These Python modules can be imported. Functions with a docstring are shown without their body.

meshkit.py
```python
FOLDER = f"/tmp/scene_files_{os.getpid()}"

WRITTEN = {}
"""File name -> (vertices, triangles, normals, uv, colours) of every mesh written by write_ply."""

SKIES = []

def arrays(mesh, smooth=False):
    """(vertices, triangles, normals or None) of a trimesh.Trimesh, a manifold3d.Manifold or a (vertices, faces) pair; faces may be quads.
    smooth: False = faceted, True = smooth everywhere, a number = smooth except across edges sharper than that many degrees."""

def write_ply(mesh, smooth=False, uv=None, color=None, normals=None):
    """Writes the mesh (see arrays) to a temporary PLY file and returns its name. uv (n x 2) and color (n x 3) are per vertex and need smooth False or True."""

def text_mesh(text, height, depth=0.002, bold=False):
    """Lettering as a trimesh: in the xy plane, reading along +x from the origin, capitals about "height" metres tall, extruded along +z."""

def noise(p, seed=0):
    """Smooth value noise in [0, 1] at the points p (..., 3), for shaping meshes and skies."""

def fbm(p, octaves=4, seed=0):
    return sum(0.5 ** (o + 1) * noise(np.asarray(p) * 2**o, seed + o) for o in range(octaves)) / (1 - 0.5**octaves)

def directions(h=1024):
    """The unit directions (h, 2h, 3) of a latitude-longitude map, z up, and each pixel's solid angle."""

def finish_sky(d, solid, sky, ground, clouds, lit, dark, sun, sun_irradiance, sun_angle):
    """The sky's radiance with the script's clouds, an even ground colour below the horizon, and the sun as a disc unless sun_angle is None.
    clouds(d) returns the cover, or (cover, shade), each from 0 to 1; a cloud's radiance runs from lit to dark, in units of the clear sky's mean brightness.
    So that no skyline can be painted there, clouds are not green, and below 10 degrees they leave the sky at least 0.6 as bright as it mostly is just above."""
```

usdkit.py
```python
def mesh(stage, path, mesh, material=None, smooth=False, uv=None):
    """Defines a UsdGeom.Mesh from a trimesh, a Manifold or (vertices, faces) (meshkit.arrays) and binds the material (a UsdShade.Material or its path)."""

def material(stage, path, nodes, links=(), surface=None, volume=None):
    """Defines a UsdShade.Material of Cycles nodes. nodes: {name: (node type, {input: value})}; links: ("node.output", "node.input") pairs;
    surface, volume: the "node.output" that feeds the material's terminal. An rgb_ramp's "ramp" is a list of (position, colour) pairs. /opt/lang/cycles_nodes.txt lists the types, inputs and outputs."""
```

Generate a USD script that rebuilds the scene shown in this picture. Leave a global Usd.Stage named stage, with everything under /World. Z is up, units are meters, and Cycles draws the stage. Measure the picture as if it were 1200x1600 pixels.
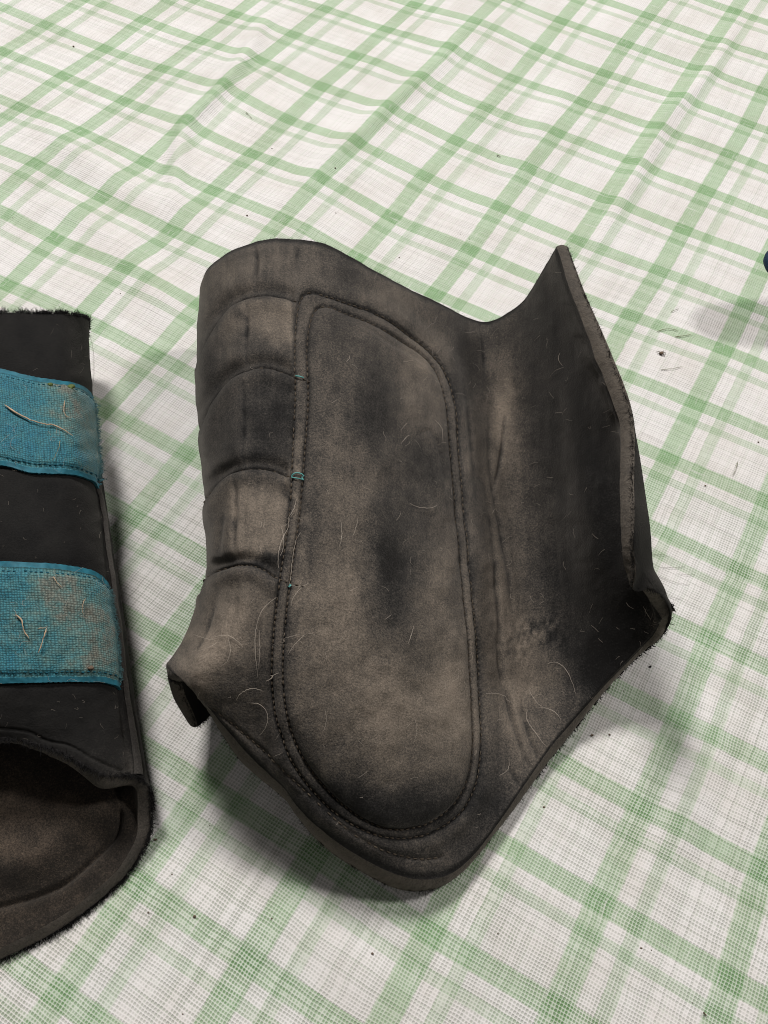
import math, random
import numpy as np, trimesh, usdkit, meshkit
from pxr import Usd, UsdGeom, UsdLux, UsdShade, Gf, Sdf, Vt
from scipy.interpolate import Akima1DInterpolator, RBFInterpolator, CubicSpline
from scipy.spatial import cKDTree

# ------------------------------------------------------------------ stage, camera, lamps
stage = Usd.Stage.CreateInMemory()
UsdGeom.SetStageUpAxis(stage, UsdGeom.Tokens.z)
UsdGeom.SetStageMetersPerUnit(stage, 1.0)
UsdGeom.Xform.Define(stage, '/World')
UsdGeom.Scope.Define(stage, '/World/Looks')
EXPOSURE = 0.0
CAM_H = 27.4776                                   # centimetres above the cloth
RT = np.array([.997792, .056888, .034287])
UP = np.array([-.066421, .854576, .515061])
FW = np.array([0, .516201, -.856468])
FPX = 1350.0
cam = UsdGeom.Camera.Define(stage, '/World/camera')
cam.CreateFocalLengthAttr(27.0)
cam.CreateHorizontalApertureAttr(27.0 * 1200 / FPX)
cam.CreateVerticalApertureAttr(27.0 * 1600 / FPX)
cam.CreateClippingRangeAttr((0.01, 50.0))
cam.CreateExposureAttr(EXPOSURE)
m = Gf.Matrix4d(*RT, 0, *UP, 0, *(-FW), 0, 0, 0, CAM_H / 100, 1)
cam.AddTransformOp().Set(m)


def rect_lamp(name, pos, target, w, h, power, color):
    L = UsdLux.RectLight.Define(stage, '/World/' + name)
    L.CreateWidthAttr(w); L.CreateHeightAttr(h)
    L.CreateIntensityAttr(power); L.CreateColorAttr(Gf.Vec3f(*color))
    p, t = np.array(pos, float), np.array(target, float)
    z = p - t; z /= np.linalg.norm(z)
    x = np.cross([0.02, 1, 0], z); x /= np.linalg.norm(x)
    y = np.cross(z, x)
    L.AddTransformOp().Set(Gf.Matrix4d(*x, 0, *y, 0, *z, 0, *p, 1))


rect_lamp('ceiling_lamp', (-0.72, 1.66, 2.0), (0.0, 0.2, 0), 0.50, 0.50, 83.0, (1.0, .975, .95))
rect_lamp('side_lamp', (1.35, 0.72, 1.70), (0.0, 0.2, 0), 0.26, 0.26, 98.0, (1.0, .975, .95))
rect_lamp('added_fill_light', (-0.25, -0.75, 1.6), (-0.05, 0.2, 0), 2.4, 2.0, .29, (1.0, .97, .94))  # unseen fill in front, added to brighten the sides facing the camera

# ------------------------------------------------------------------ helpers
used = {}


def numbered(path):
    n = used.get(path, -1) + 1
    used[path] = n
    return path if n == 0 else '%s_%03d' % (path, n)


def tag(o, label=None, cat=None, group=None, kind=None):
    p = o.GetPrim() if hasattr(o, 'GetPrim') else o
    for k, v in (('label', label), ('category', cat), ('group', group), ('kind', kind)):
        if v:
            p.SetCustomDataByKey(k, v)
    return p


def thing(name, label, cat, base=(0, 0, 0), group=None):
    x = UsdGeom.Xform.Define(stage, numbered('/World/' + name))
    x.AddTranslateOp().Set(Gf.Vec3d(*[float(b) / 100 for b in base]))
    tag(x, label, cat, group)
    x.base = np.array(base, float)
    return x


def put_mesh(name, v, f, mat, parent=None, n=None, attrs=None, uv=None, smooth=True, kind=None, label=None):
    """v in centimetres of the place; a child is stored relative to the base of its thing."""
    base = getattr(parent, 'base', np.zeros(3)) if parent is not None else np.zeros(3)
    where = str(parent.GetPath()) if parent is not None else '/World'
    v, f = np.asarray(v, float), np.asarray(f, int)
    if f.shape[1] == 4:
        f = np.vstack([f[:, [0, 1, 2]], f[:, [0, 2, 3]]])
    keep = np.unique(f)
    if len(keep) < len(v):
        f = np.searchsorted(keep, f); v = v[keep]
        n = None if n is None else n[keep]; uv = None if uv is None else uv[keep]
        attrs = {k: a[keep] for k, a in (attrs or {}).items()}
    if n is None and smooth:
        n = vnormals(v, f)
    g = UsdGeom.Mesh.Define(stage, numbered(where + '/' + name))
    g.base = base
    g.CreatePointsAttr(Vt.Vec3fArray.FromNumpy(((v - base) / 100).astype(np.float32)))
    g.CreateFaceVertexCountsAttr(Vt.IntArray.FromNumpy(np.full(len(f), 3, np.int32)))
    g.CreateFaceVertexIndicesAttr(Vt.IntArray.FromNumpy(f.astype(np.int32).ravel()))
    g.CreateSubdivisionSchemeAttr('none')
    g.CreateDoubleSidedAttr(True)
    if n is not None:
        g.CreateNormalsAttr(Vt.Vec3fArray.FromNumpy(np.asarray(n, np.float32)))
        g.SetNormalsInterpolation('vertex')
    api = UsdGeom.PrimvarsAPI(g)
    if uv is not None:
        api.CreatePrimvar('st', Sdf.ValueTypeNames.TexCoord2fArray, 'vertex').Set(Vt.Vec2fArray.FromNumpy(np.asarray(uv, np.float32)))
    for k, a in (attrs or {}).items():
        api.CreatePrimvar(k, Sdf.ValueTypeNames.FloatArray, 'vertex').Set(Vt.FloatArray.FromNumpy(np.asarray(a, np.float32)))
    UsdShade.MaterialBindingAPI.Apply(g.GetPrim()).Bind(mat)
    tag(g, label=label, kind=kind)
    return g


def put_curves(name, curves, widths, mat, parent=None, kind=None):
    """curves: list of (n,3) arrays in centimetres; widths: list of (n,) arrays in centimetres."""
    base = getattr(parent, 'base', np.zeros(3)) if parent is not None else np.zeros(3)
    where = str(parent.GetPath()) if parent is not None else '/World'
    c = UsdGeom.BasisCurves.Define(stage, numbered(where + '/' + name))
    c.CreateTypeAttr('linear')
    c.CreatePointsAttr(Vt.Vec3fArray.FromNumpy(((np.vstack(curves) - base) / 100).astype(np.float32)))
    c.CreateCurveVertexCountsAttr(Vt.IntArray.FromNumpy(np.array([len(q) for q in curves], np.int32)))
    c.CreateWidthsAttr(Vt.FloatArray.FromNumpy((np.concatenate(widths) / 100).astype(np.float32)))
    c.SetWidthsInterpolation('vertex')
    UsdShade.MaterialBindingAPI.Apply(c.GetPrim()).Bind(mat)
    tag(c, kind=kind)
    return c


def vnormals(v, f):
    n = np.zeros_like(v)
    fn = np.cross(v[f[:, 1]] - v[f[:, 0]], v[f[:, 2]] - v[f[:, 0]])
    for k in range(3):
        np.add.at(n, f[:, k], fn)
    return n / np.maximum(np.linalg.norm(n, axis=1, keepdims=True), 1e-12)


def at(px, py, z=0.0):
    """The point of the place (centimetres) at height z on the sight line measured in the photograph."""
    px, py, z = np.broadcast_arrays(np.asarray(px, float), np.asarray(py, float), np.asarray(z, float))
    d = FW * FPX + (px[..., None] - 600) * RT - (py[..., None] - 800) * UP
    k = (z - CAM_H) / d[..., 2]
    return np.array([0, 0, CAM_H]) + d * k[..., None]


def smooth_line(pts, step=3.0):
    p = np.array(pts, float)
    t = np.r_[0, np.cumsum(np.linalg.norm(np.diff(p[:, :2], axis=0), axis=1))]
    s = np.linspace(0, t[-1], max(4, int(t[-1] / step)))
    if len(p) < 3:
        return np.stack([np.interp(s, t, p[:, k]) for k in range(p.shape[1])], 1)
    return Akima1DInterpolator(t, p)(s)


def closed_line(pts, step=3.0):
    p = np.array(pts + [pts[0]], float)
    t = np.r_[0, np.cumsum(np.linalg.norm(np.diff(p, axis=0), axis=1))]
    return CubicSpline(t, p, bc_type='periodic')(np.linspace(0, t[-1], int(t[-1] / step)))[:-1]


def inside(poly, q):
    x, y = q[:, 0], q[:, 1]
    r = np.zeros(len(q), bool)
    a, b = poly, np.roll(poly, -1, 0)
    for (x0, y0), (x1, y1) in zip(a, b):
        c = (y0 > y) != (y1 > y)
        r ^= c & (x < (x1 - x0) * (y - y0) / (y1 - y0 + 1e-12) + x0)
    return r


class Line:  # measured lines
    def along(self, q):
        d, i = self.tree.query(q)
        return i * 3.0

    """distance, and signed side, of points to a measured line"""
    def __init__(self, pts, closed=False):
        self.p = closed_line(pts) if closed else smooth_line(pts)
        self.t = np.gradient(self.p, axis=0)
        self.tree = cKDTree(self.p)

    def d(self, q):
        return self.tree.query(q)[0]

    def sd(self, q):
        d, i = self.tree.query(q)
        v, t = q - self.p[i], self.t[i]
        return d * np.sign(t[:, 0] * v[:, 1] - t[:, 1] * v[:, 0])


def gauss(d, w):
    return np.exp(-(d / w) ** 2)


def sstep(x, a, b):
    t = np.clip((x - a) / (b - a), 0, 1)
    return t * t * (3 - 2 * t)


def blobs(q, rows):
    r = np.zeros(len(q))
    for x, y, sx, sy, a in rows:
        r += a * np.exp(-((q[:, 0] - x) / sx) ** 2 - ((q[:, 1] - y) / sy) ** 2)
    return r


def grid_faces(nu, nv):
    i = np.arange(nu * nv).reshape(nu, nv)
    a, b, c, d = i[:-1, :-1], i[1:, :-1], i[1:, 1:], i[:-1, 1:]
    return np.stack([a.ravel(), b.ravel(), c.ravel(), d.ravel()], 1)


def akima_grid(ctrl, nu, nv):
    """ctrl (columns, rows, 3) -> (nu, nv, 3), measured along the mean chord of each direction"""
    ctrl = np.array(ctrl, float)
    w = np.array([1, 1, 40.0])
    du = np.linalg.norm(np.diff(ctrl, axis=0) * w, axis=2).mean(1)
    dv = np.linalg.norm(np.diff(ctrl, axis=1) * w, axis=2).mean(0)
    u, v = np.r_[0, np.cumsum(du)], np.r_[0, np.cumsum(dv)]
    g = Akima1DInterpolator(u, ctrl, axis=0)(np.linspace(0, u[-1], nu))
    g = Akima1DInterpolator(v, g, axis=1)(np.linspace(0, v[-1], nv))
    return g, u / u[-1], v / v[-1]


def grid_normals(P):
    n = np.cross(np.gradient(P, axis=0), np.gradient(P, axis=1))
    return n / np.maximum(np.linalg.norm(n, axis=-1, keepdims=True), 1e-12)


def fbm(q, s, seed=0, oct=4):
    q = np.asarray(q, float)
    if q.shape[-1] == 2:
        q = np.concatenate([q, np.zeros(q.shape[:-1] + (1,))], -1)
    return meshkit.fbm(q / s, oct, seed) - 0.5


# ------------------------------------------------------------------ materials
LK = '/World/Looks/'


def fabric(name, stops, noise_amt=.35, fine=1700.0, bump=.5, rough=.92, sheen=.12, coarse=140.0, bumpd=.0004, spec=.12):
    """Worn neoprene or knit: the primvar dust says how muddy it is, less any shade painted in."""
    nodes = {
        'pos': ('geometry', {}),
        'dust': ('attribute', {'attribute': 'dust'}),
        'n1': ('noise_texture', {'scale': fine, 'detail': 2.0, 'roughness': .7}),
        'n2': ('noise_texture', {'scale': coarse, 'detail': 5.0, 'roughness': .65}),
        'a1': ('math', {'math_type': 'subtract', 'value2': .5}),
        'a2': ('math', {'math_type': 'subtract', 'value2': .5}),
        'n3': ('noise_texture', {'scale': 3300.0, 'detail': 1.0}), 'a3': ('math', {'math_type': 'subtract', 'value2': .5}), 'b3': ('math', {'math_type': 'multiply_add', 'value2': noise_amt * 1.6}),
        'n4': ('noise_texture', {'scale': 620.0, 'detail': 3.0, 'roughness': .75}), 'a4': ('math', {'math_type': 'subtract', 'value2': .5}), 'b4': ('math', {'math_type': 'multiply_add', 'value2': noise_amt * .6}),
        'b1': ('math', {'math_type': 'multiply_add', 'value2': noise_amt * 2.0}),
        'b2': ('math', {'math_type': 'multiply_add', 'value2': noise_amt * .6}),
        'ramp': ('rgb_ramp', {'ramp': stops}),
        'h': ('math', {'math_type': 'multiply_add', 'value2': .35}),
        'bump': ('bump', {'strength': bump, 'distance': bumpd}),
        'p': ('principled_bsdf', {'roughness': rough, 'specular_ior_level': spec, 'sheen_weight': sheen, 'sheen_roughness': .5, 'sheen_tint': (.9, .82, .74)}),
    }
    links = [('pos.position', 'n1.vector'), ('pos.position', 'n2.vector'), ('n1.fac', 'a1.value1'), ('n2.fac', 'a2.value1'),
             ('a1.value', 'b1.value1'), ('dust.fac', 'b1.value3'), ('a2.value', 'b2.value1'), ('b1.value', 'b2.value3'),
             ('pos.position', 'n3.vector'), ('n3.fac', 'a3.value1'), ('a3.value', 'b3.value1'), ('b2.value', 'b3.value3'), ('pos.position', 'n4.vector'), ('n4.fac', 'a4.value1'), ('a4.value', 'b4.value1'), ('b3.value', 'b4.value3'), ('b4.value', 'ramp.fac'), ('ramp.color', 'p.base_color'), ('n2.fac', 'h.value1'), ('n1.fac', 'h.value3'),
             ('h.value', 'bump.height'), ('bump.normal', 'p.normal')]
    return usdkit.material(stage, LK + name, nodes, links, surface='p.BSDF')


def plain(name, color, rough=.8, var=.3, scale=900.0, spec=.2):
    c = np.array(color)
    nodes = {'pos': ('geometry', {}), 'n': ('noise_texture', {'scale': scale, 'detail': 3.0}),
             'r': ('rgb_ramp', {'ramp': [(.3, tuple(c * (1 - var))), (.7, tuple(np.minimum(c * (1 + var), 1)))]}),
             'b': ('bump', {'strength': .4, 'distance': .0002}),
             'p': ('principled_bsdf', {'roughness': rough, 'specular_ior_level': spec})}
    return usdkit.material(stage, LK + name, nodes, [('pos.position', 'n.vector'), ('n.fac', 'r.fac'), ('r.color', 'p.base_color'), ('n.fac', 'b.height'), ('b.normal', 'p.normal')], surface='p.BSDF')


MUD = [(0, (.0075, .0072, .0072)), (.2, (.019, .0181, .0175)), (.42, (.052, .0465, .0415)), (.68, (.130, .109, .089)), (1, (.26, .212, .168))]
brown_lining_mat = fabric('brown_worn_lining', [(0, (.008, .0072, .0066)), (.3, (.026, .0215, .0175)), (.6, (.075, .057, .043)), (1, (.19, .145, .105))])
lining_mat = fabric('worn_lining', MUD)
segment_mat = fabric('worn_ribbed_knit', MUD, noise_amt=.3)
edge_mat = fabric('cut_foam', [(0, (.012, .011, .0105)), (.5, (.045, .041, .037)), (1, (.13, .11, .09))], noise_amt=.3, coarse=300.0, bump=.7)
shell_mat = fabric('black_shell', [(0, (.006, .006, .0062)), (.5, (.0175, .0165, .0155)), (1, (.07, .062, .054))], noise_amt=.25, sheen=.06)
stitch_mat = plain('brown_thread', (.085, .066, .048), .85)
fuzz_mat = plain('black_fibre', (.012, .011, .011), .85)
teal_mat = plain('teal_thread', (.12, .36, .34), .7)
hair_mat = plain('pale_hair', (.50, .43, .36), .5, .3, 300.0)
hair_dark_mat = plain('brown_hair', (.10, .075, .055), .5)
straw_mat = plain('dry_straw', (.46, .33, .22), .6, .4, 700.0)
straw_grey_mat = plain('dull_grass', (.22, .22, .14), .7, .4, 700.0)
dirt_mat = plain('dry_dirt', (.12, .085, .06), .9, .5)
green_mat = plain('green_crumb', (.12, .15, .05), .9, .5)


def cloth_material():
    WIDE, NAR, PALE = .205, .115, .018
    g = np.array([.555, .735, .52])

    def stops():
        xs = np.linspace(0, 1, 256)
        out = []
        for x in xs:                                      # the wide stripe is centred on 0.25 of the ramp
            w = sstep(-abs(x - .25), -(WIDE / 2 + .006), -(WIDE / 2 - .006))
            n = sstep(-abs(x - .55), -(NAR / 2 + .006), -(NAR / 2 - .006)) * .60
            k = (sstep(-abs(x - .78), -.016, -.004) + sstep(-abs(x - .90), -.014, -.004)) * .13
            out.append((x, tuple(1 - (1 - g) * min(1, w + n + k))))
        return out
    st = stops()
    NU, NV = 42.0, 33.0                                   # threads to a check
    nodes = {
        'tc': ('texture_coordinate', {}), 'pos': ('geometry', {}),
        'wob': ('noise_texture', {'scale': 9.0, 'detail': 2.0}),
        'wob0': ('vector_math', {'math_type': 'subtract', 'vector2': (.5, .5, .5)}),
        'wob1': ('vector_math', {'math_type': 'multiply_add', 'vector2': (.018, .018, 0)}),
        'sep': ('separate_xyz', {}),
        'ua': ('math', {'math_type': 'add', 'value2': .25}), 'va': ('math', {'math_type': 'add', 'value2': .25}),
        'uf': ('math', {'math_type': 'fraction'}), 'vf': ('math', {'math_type': 'fraction'}),
        'ru': ('rgb_ramp', {'ramp': st}), 'rv': ('rgb_ramp', {'ramp': st}),
        'mul': ('mix_color', {'blend_type': 'multiply', 'fac': 1.0}),
        # threads
        'sepw': ('separate_xyz', {}),
        'wn': ('noise_texture', {'scale': 3.1, 'detail': 3.0}),
        'wn0': ('vector_math', {'math_type': 'subtract', 'vector2': (.5, .5, .5)}),
        'wn1': ('vector_math', {'math_type': 'multiply_add', 'vector2': (.045, .045, 0)}),
        'tu': ('math', {'math_type': 'multiply', 'value2': NU * math.pi}), 'tv': ('math', {'math_type': 'multiply', 'value2': NV * math.pi}),
        'su': ('math', {'math_type': 'sine'}), 'sv': ('math', {'math_type': 'sine'}),
        'au': ('math', {'math_type': 'absolute'}), 'av': ('math', {'math_type': 'absolute'}),
        'hole': ('math', {'math_type': 'multiply'}),
        # per thread brightness streaks
        'ku': ('math', {'math_type': 'multiply', 'value2': NU}), 'kv': ('math', {'math_type': 'multiply', 'value2': NV}),
        'fu': ('math', {'math_type': 'floor'}), 'fv': ('math', {'math_type': 'floor'}),
        'wu': ('white_noise_texture', {'dimensions': '1D'}), 'wv': ('white_noise_texture', {'dimensions': '1D'}),
        'wsum': ('math', {'math_type': 'add'}),
        'rnd': ('math', {'math_type': 'multiply_add', 'value2': .70, 'value3': .28}),
        'hole2': ('math', {'math_type': 'multiply'}),
        'open': ('noise_texture', {'scale': 26.0, 'detail': 4.0, 'roughness': .6}),
        'openr': ('map_range', {'from_min': .36, 'from_max': .62, 'to_min': .50, 'to_max': 1.0, 'clamp': True}),
        'att': ('attribute', {'attribute': 'openness'}),
        'openm': ('math', {'math_type': 'multiply'}),
        'hole3': ('math', {'math_type': 'multiply'}),
        'hr': ('map_range', {'from_min': .12, 'from_max': .62, 'to_min': 0.0, 'to_max': 1.0, 'clamp': True}),
        # dirt and worn print
        'dirt': ('noise_texture', {'scale': 34.0, 'detail': 6.0, 'roughness': .68}),
        'dr': ('rgb_ramp', {'ramp': [(.0, (.80, .76, .73)), (.40, (.93, .915, .90)), (.58, (1, 1, 1)), (1, (1, 1, 1))]}),
        'dm': ('mix_color', {'blend_type': 'multiply', 'fac': 1.0}),
        'base': ('mix_color', {'blend_type': 'multiply', 'fac': 1.0, 'b': (.768, .738, .724)}),
        'worn': ('noise_texture', {'scale': 420.0, 'detail': 4.0, 'roughness': .7}),
        'wornr': ('map_range', {'from_min': .60, 'from_max': .72, 'to_min': 0.0, 'to_max': .38, 'clamp': True}),
        'sm1': ('mapping', {'scale': (2.2, 34.0, 1)}), 'sm2': ('mapping', {'scale': (36.0, 2.6, 1)}),
        'sn1': ('noise_texture', {'scale': 1.0, 'detail': 3.0, 'roughness': .7}), 'sn2': ('noise_texture', {'scale': 1.0, 'detail': 3.0, 'roughness': .7}),
        'sx': ('math', {'math_type': 'maximum'}),
        'sr': ('map_range', {'from_min': .58, 'from_max': .74, 'to_min': 0.0, 'to_max': .62, 'clamp': True}),
        'smx': ('math', {'math_type': 'maximum'}),
        'wm': ('mix_color', {'b': (.72, .70, .67)}),
        'inv': ('math', {'math_type': 'subtract', 'value1': 1.0}), 'tf': ('math', {'math_type': 'multiply'}), 'tf2': ('math', {'math_type': 'multiply', 'value2': .60}),
        'white': ('mix_color', {'blend_type': 'multiply', 'fac': 1.0, 'b': (.768, .738, .724)}),
        'tm': ('mix_color', {}),
        'dark': ('mix_color', {'blend_type': 'multiply', 'fac': 1.0, 'b': (.58, .62, .56)}),
        'out': ('mix_color', {}),
        'bump': ('bump', {'strength': .55, 'distance': .00025, 'invert': True}),
        'p': ('principled_bsdf', {'roughness': .62, 'specular_ior_level': .25}),
    }
    links = [
        ('tc.UV', 'wob.vector'), ('wob.color', 'wob0.vector1'), ('wob0.vector', 'wob1.vector1'), ('tc.UV', 'wob1.vector3'), ('wob1.vector', 'sep.vector'),
        ('sep.x', 'ua.value1'), ('sep.y', 'va.value1'), ('ua.value', 'uf.value1'), ('va.value', 'vf.value1'), ('uf.value', 'ru.fac'), ('vf.value', 'rv.fac'),
        ('ru.color', 'mul.a'), ('rv.color', 'mul.b'),
        ('tc.UV', 'wn.vector'), ('wn.color', 'wn0.vector1'), ('wn0.vector', 'wn1.vector1'), ('tc.UV', 'wn1.vector3'), ('wn1.vector', 'sepw.vector'),
        ('sepw.x', 'tu.value1'), ('sepw.y', 'tv.value1'), ('tu.value', 'su.value1'), ('tv.value', 'sv.value1'), ('su.value', 'au.value1'), ('sv.value', 'av.value1'),
        ('au.value', 'hole.value1'), ('av.value', 'hole.value2'),
        ('sepw.x', 'ku.value1'), ('sepw.y', 'kv.value1'), ('ku.value', 'fu.value1'), ('kv.value', 'fv.value1'), ('fu.value', 'wu.w'), ('fv.value', 'wv.w'),
        ('wu.value', 'wsum.value1'), ('wv.value', 'wsum.value2'), ('wsum.value', 'rnd.value1'), ('hole.value', 'hole2.value1'), ('rnd.value', 'hole2.value2'),
        ('pos.position', 'open.vector'), ('open.fac', 'openr.value'), ('openr.result', 'openm.value1'), ('att.fac', 'openm.value2'),
        ('hole2.value', 'hr.value'), ('hr.result', 'hole3.value1'), ('openm.value', 'hole3.value2'),
        ('pos.position', 'dirt.vector'), ('dirt.fac', 'dr.fac'), ('mul.result', 'dm.a'), ('dr.color', 'dm.b'), ('dm.result', 'base.a'),
        ('pos.position', 'worn.vector'), ('worn.fac', 'wornr.value'), ('tc.UV', 'sm1.vector'), ('tc.UV', 'sm2.vector'), ('sm1.vector', 'sn1.vector'), ('sm2.vector', 'sn2.vector'), ('sn1.fac', 'sx.value1'), ('sn2.fac', 'sx.value2'), ('sx.value', 'sr.value'), ('sr.result', 'smx.value1'), ('wornr.result', 'smx.value2'), ('smx.value', 'wm.fac'), ('base.result', 'wm.a'),
        ('hr.result', 'inv.value2'), ('inv.value', 'tf.value1'), ('openm.value', 'tf.value2'), ('tf.value', 'tf2.value1'), ('tf2.value', 'tm.fac'), ('dr.color', 'white.a'), ('wm.result', 'tm.a'), ('white.result', 'tm.b'), ('wm.result', 'dark.a'), ('tm.result', 'out.a'), ('dark.result', 'out.b'), ('hole3.value', 'out.fac'),
        ('hole2.value', 'bump.height'), ('bump.normal', 'p.normal'), ('out.result', 'p.base_color')]
    return usdkit.material(stage, LK + 'checked_oilcloth', nodes, links, surface='p.BSDF')


cloth_mat = cloth_material()

# ------------------------------------------------------------------ the tablecloth
# crossings of the wide green stripes: photograph x, y and the number of the stripe each way
CROSS = np.array([70,37,-5,4,224,31,-4,3,164,75,-4,4,254,107,-3,4,314,64,-3,3,99,117,-4,5,194,158,-3,5,290,195,-2,5,350,136,-2,4,408,95,-2,3,458,55,-2,2,557,91,-1,2,502,138,-1,3,450,189,-1,4,395,244,-1,5,333,299,-1,6,268,364,-1,7,127,208,-3,6,226,254,-2,6,56,257,-3,7,159,310,-2,7,502,283,0,5,559,228,0,4,442,344,0,6,557,402,1,6,87,376,-2,8,197,423,-1,8,12,446,-2,9,31,168,-4,6,647,8,-1,0,742,33,0,0,702,77,0,1,656,125,0,2,609,175,0,3,842,76,1,0,877,34,1,-1,802,123,1,1,759,171,1,2,713,222,1,3,663,277,1,4,612,340,1,5,977,70,2,-1,1012,26,2,-2,945,114,2,0,910,161,2,1,870,211,2,2,826,267,2,3,781,326,2,4,734,391,2,5,680,459,2,6,1146,19,3,-3,1115,64,3,-2,1085,106,3,-1,1056,152,3,0,1022,201,3,1,986,254,3,2,946,314,3,3,902,378,3,4,1193,145,4,-1,1168,194,4,0,1140,240,4,1,1104,299,4,2,1067,360,4,3,1030,425,4,4,985,495,4,5,1164,477,5,4,1130,548,5,5,1086,632,5,6,1044,717,5,7,1197,786,6,7,1156,892,6,8,1108,1000,6,9,1060,1125,6,10,1002,1262,6,11,937,1410,6,12,871,1577,6,13,1190,1360,7,11,1140,1531,7,12,670,1457,5,13,387,1502,4,14,490,1335,4,13,320,1228,3,13], float).reshape(-1, 4)
GW = np.array([[.890731, -.454531], [-.454531, -.890731]])


def check_coords(x, y):
    g = np.stack([x, y], -1) / 4.0 @ GW + np.array([4.829865, 11.272347])
    g[..., 1] /= .803833
    return g


def cloth():
    xs, ys = np.arange(-42, 42.01, .16), np.arange(-7, 68, .16)
    X, Y = np.meshgrid(xs, ys, indexing='ij')
    q = np.stack([X, Y], -1).reshape(-1, 2)
    pts = at(CROSS[:, 0], CROSS[:, 1])[:, :2]
    res = CROSS[:, 2:] - check_coords(pts[:, 0], pts[:, 1])
    rbf = RBFInterpolator(pts, res, kernel='thin_plate_spline', smoothing=.6)
    qc = np.clip(q, pts.min(0) - 3, pts.max(0) + 3)
    uv = check_coords(q[:, 0], q[:, 1]) + rbf(qc)
    z = np.zeros(len(q))
    for pts_, h, w in FOLDS:
        p = np.array(pts_, float)
        line = Line(at(p[:, 0], p[:, 1])[:, :2].tolist())
        line = line if len(line.p) > 12 else line
        tree = cKDTree(smooth_line(at(p[:, 0], p[:, 1])[:, :2], .2))
        d, i = tree.query(q)
        fade = np.sin(np.clip(np.pi * (i + .5) / tree.n, 0, np.pi)) ** .6
        z += h * gauss(d, w) * fade
    z += fbm(q, 9.0, 3, 3) * .30 + fbm(q, 2.2, 5, 3) * .08 - np.abs(fbm(q, 5.0, 6, 3)) * .18
    z -= z.min()
    near = np.minimum(np.hypot(q[:, 0] - 1, (q[:, 1] - 16) * .8), 99)
    lb = at(-60, 1010)[:2]
    near = np.minimum(near, np.hypot((q[:, 0] - lb[0]) * .95, (q[:, 1] - lb[1]) * .72) + 1.5)
    z -= np.percentile(z[near < 9], 50)
    flat = sstep(near, 8, 14) * .94 + .06                # pressed flat where the boots lie
    z = z * flat
    yy = q[:, 1]
    openness = np.clip(1.0 - .72 * sstep(yy, 10, 27) + .35 * fbm(q, 5.0, 9, 2), .2, 1)
    v = np.c_[q, z]
    o = put_mesh('tablecloth', v, grid_faces(len(xs), len(ys)), cloth_mat, uv=uv, attrs={'openness': openness})
    tag(o, 'white woven tablecloth with a green plaid check, spread under the black boots', 'tablecloth')
    return cKDTree(q), z


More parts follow.
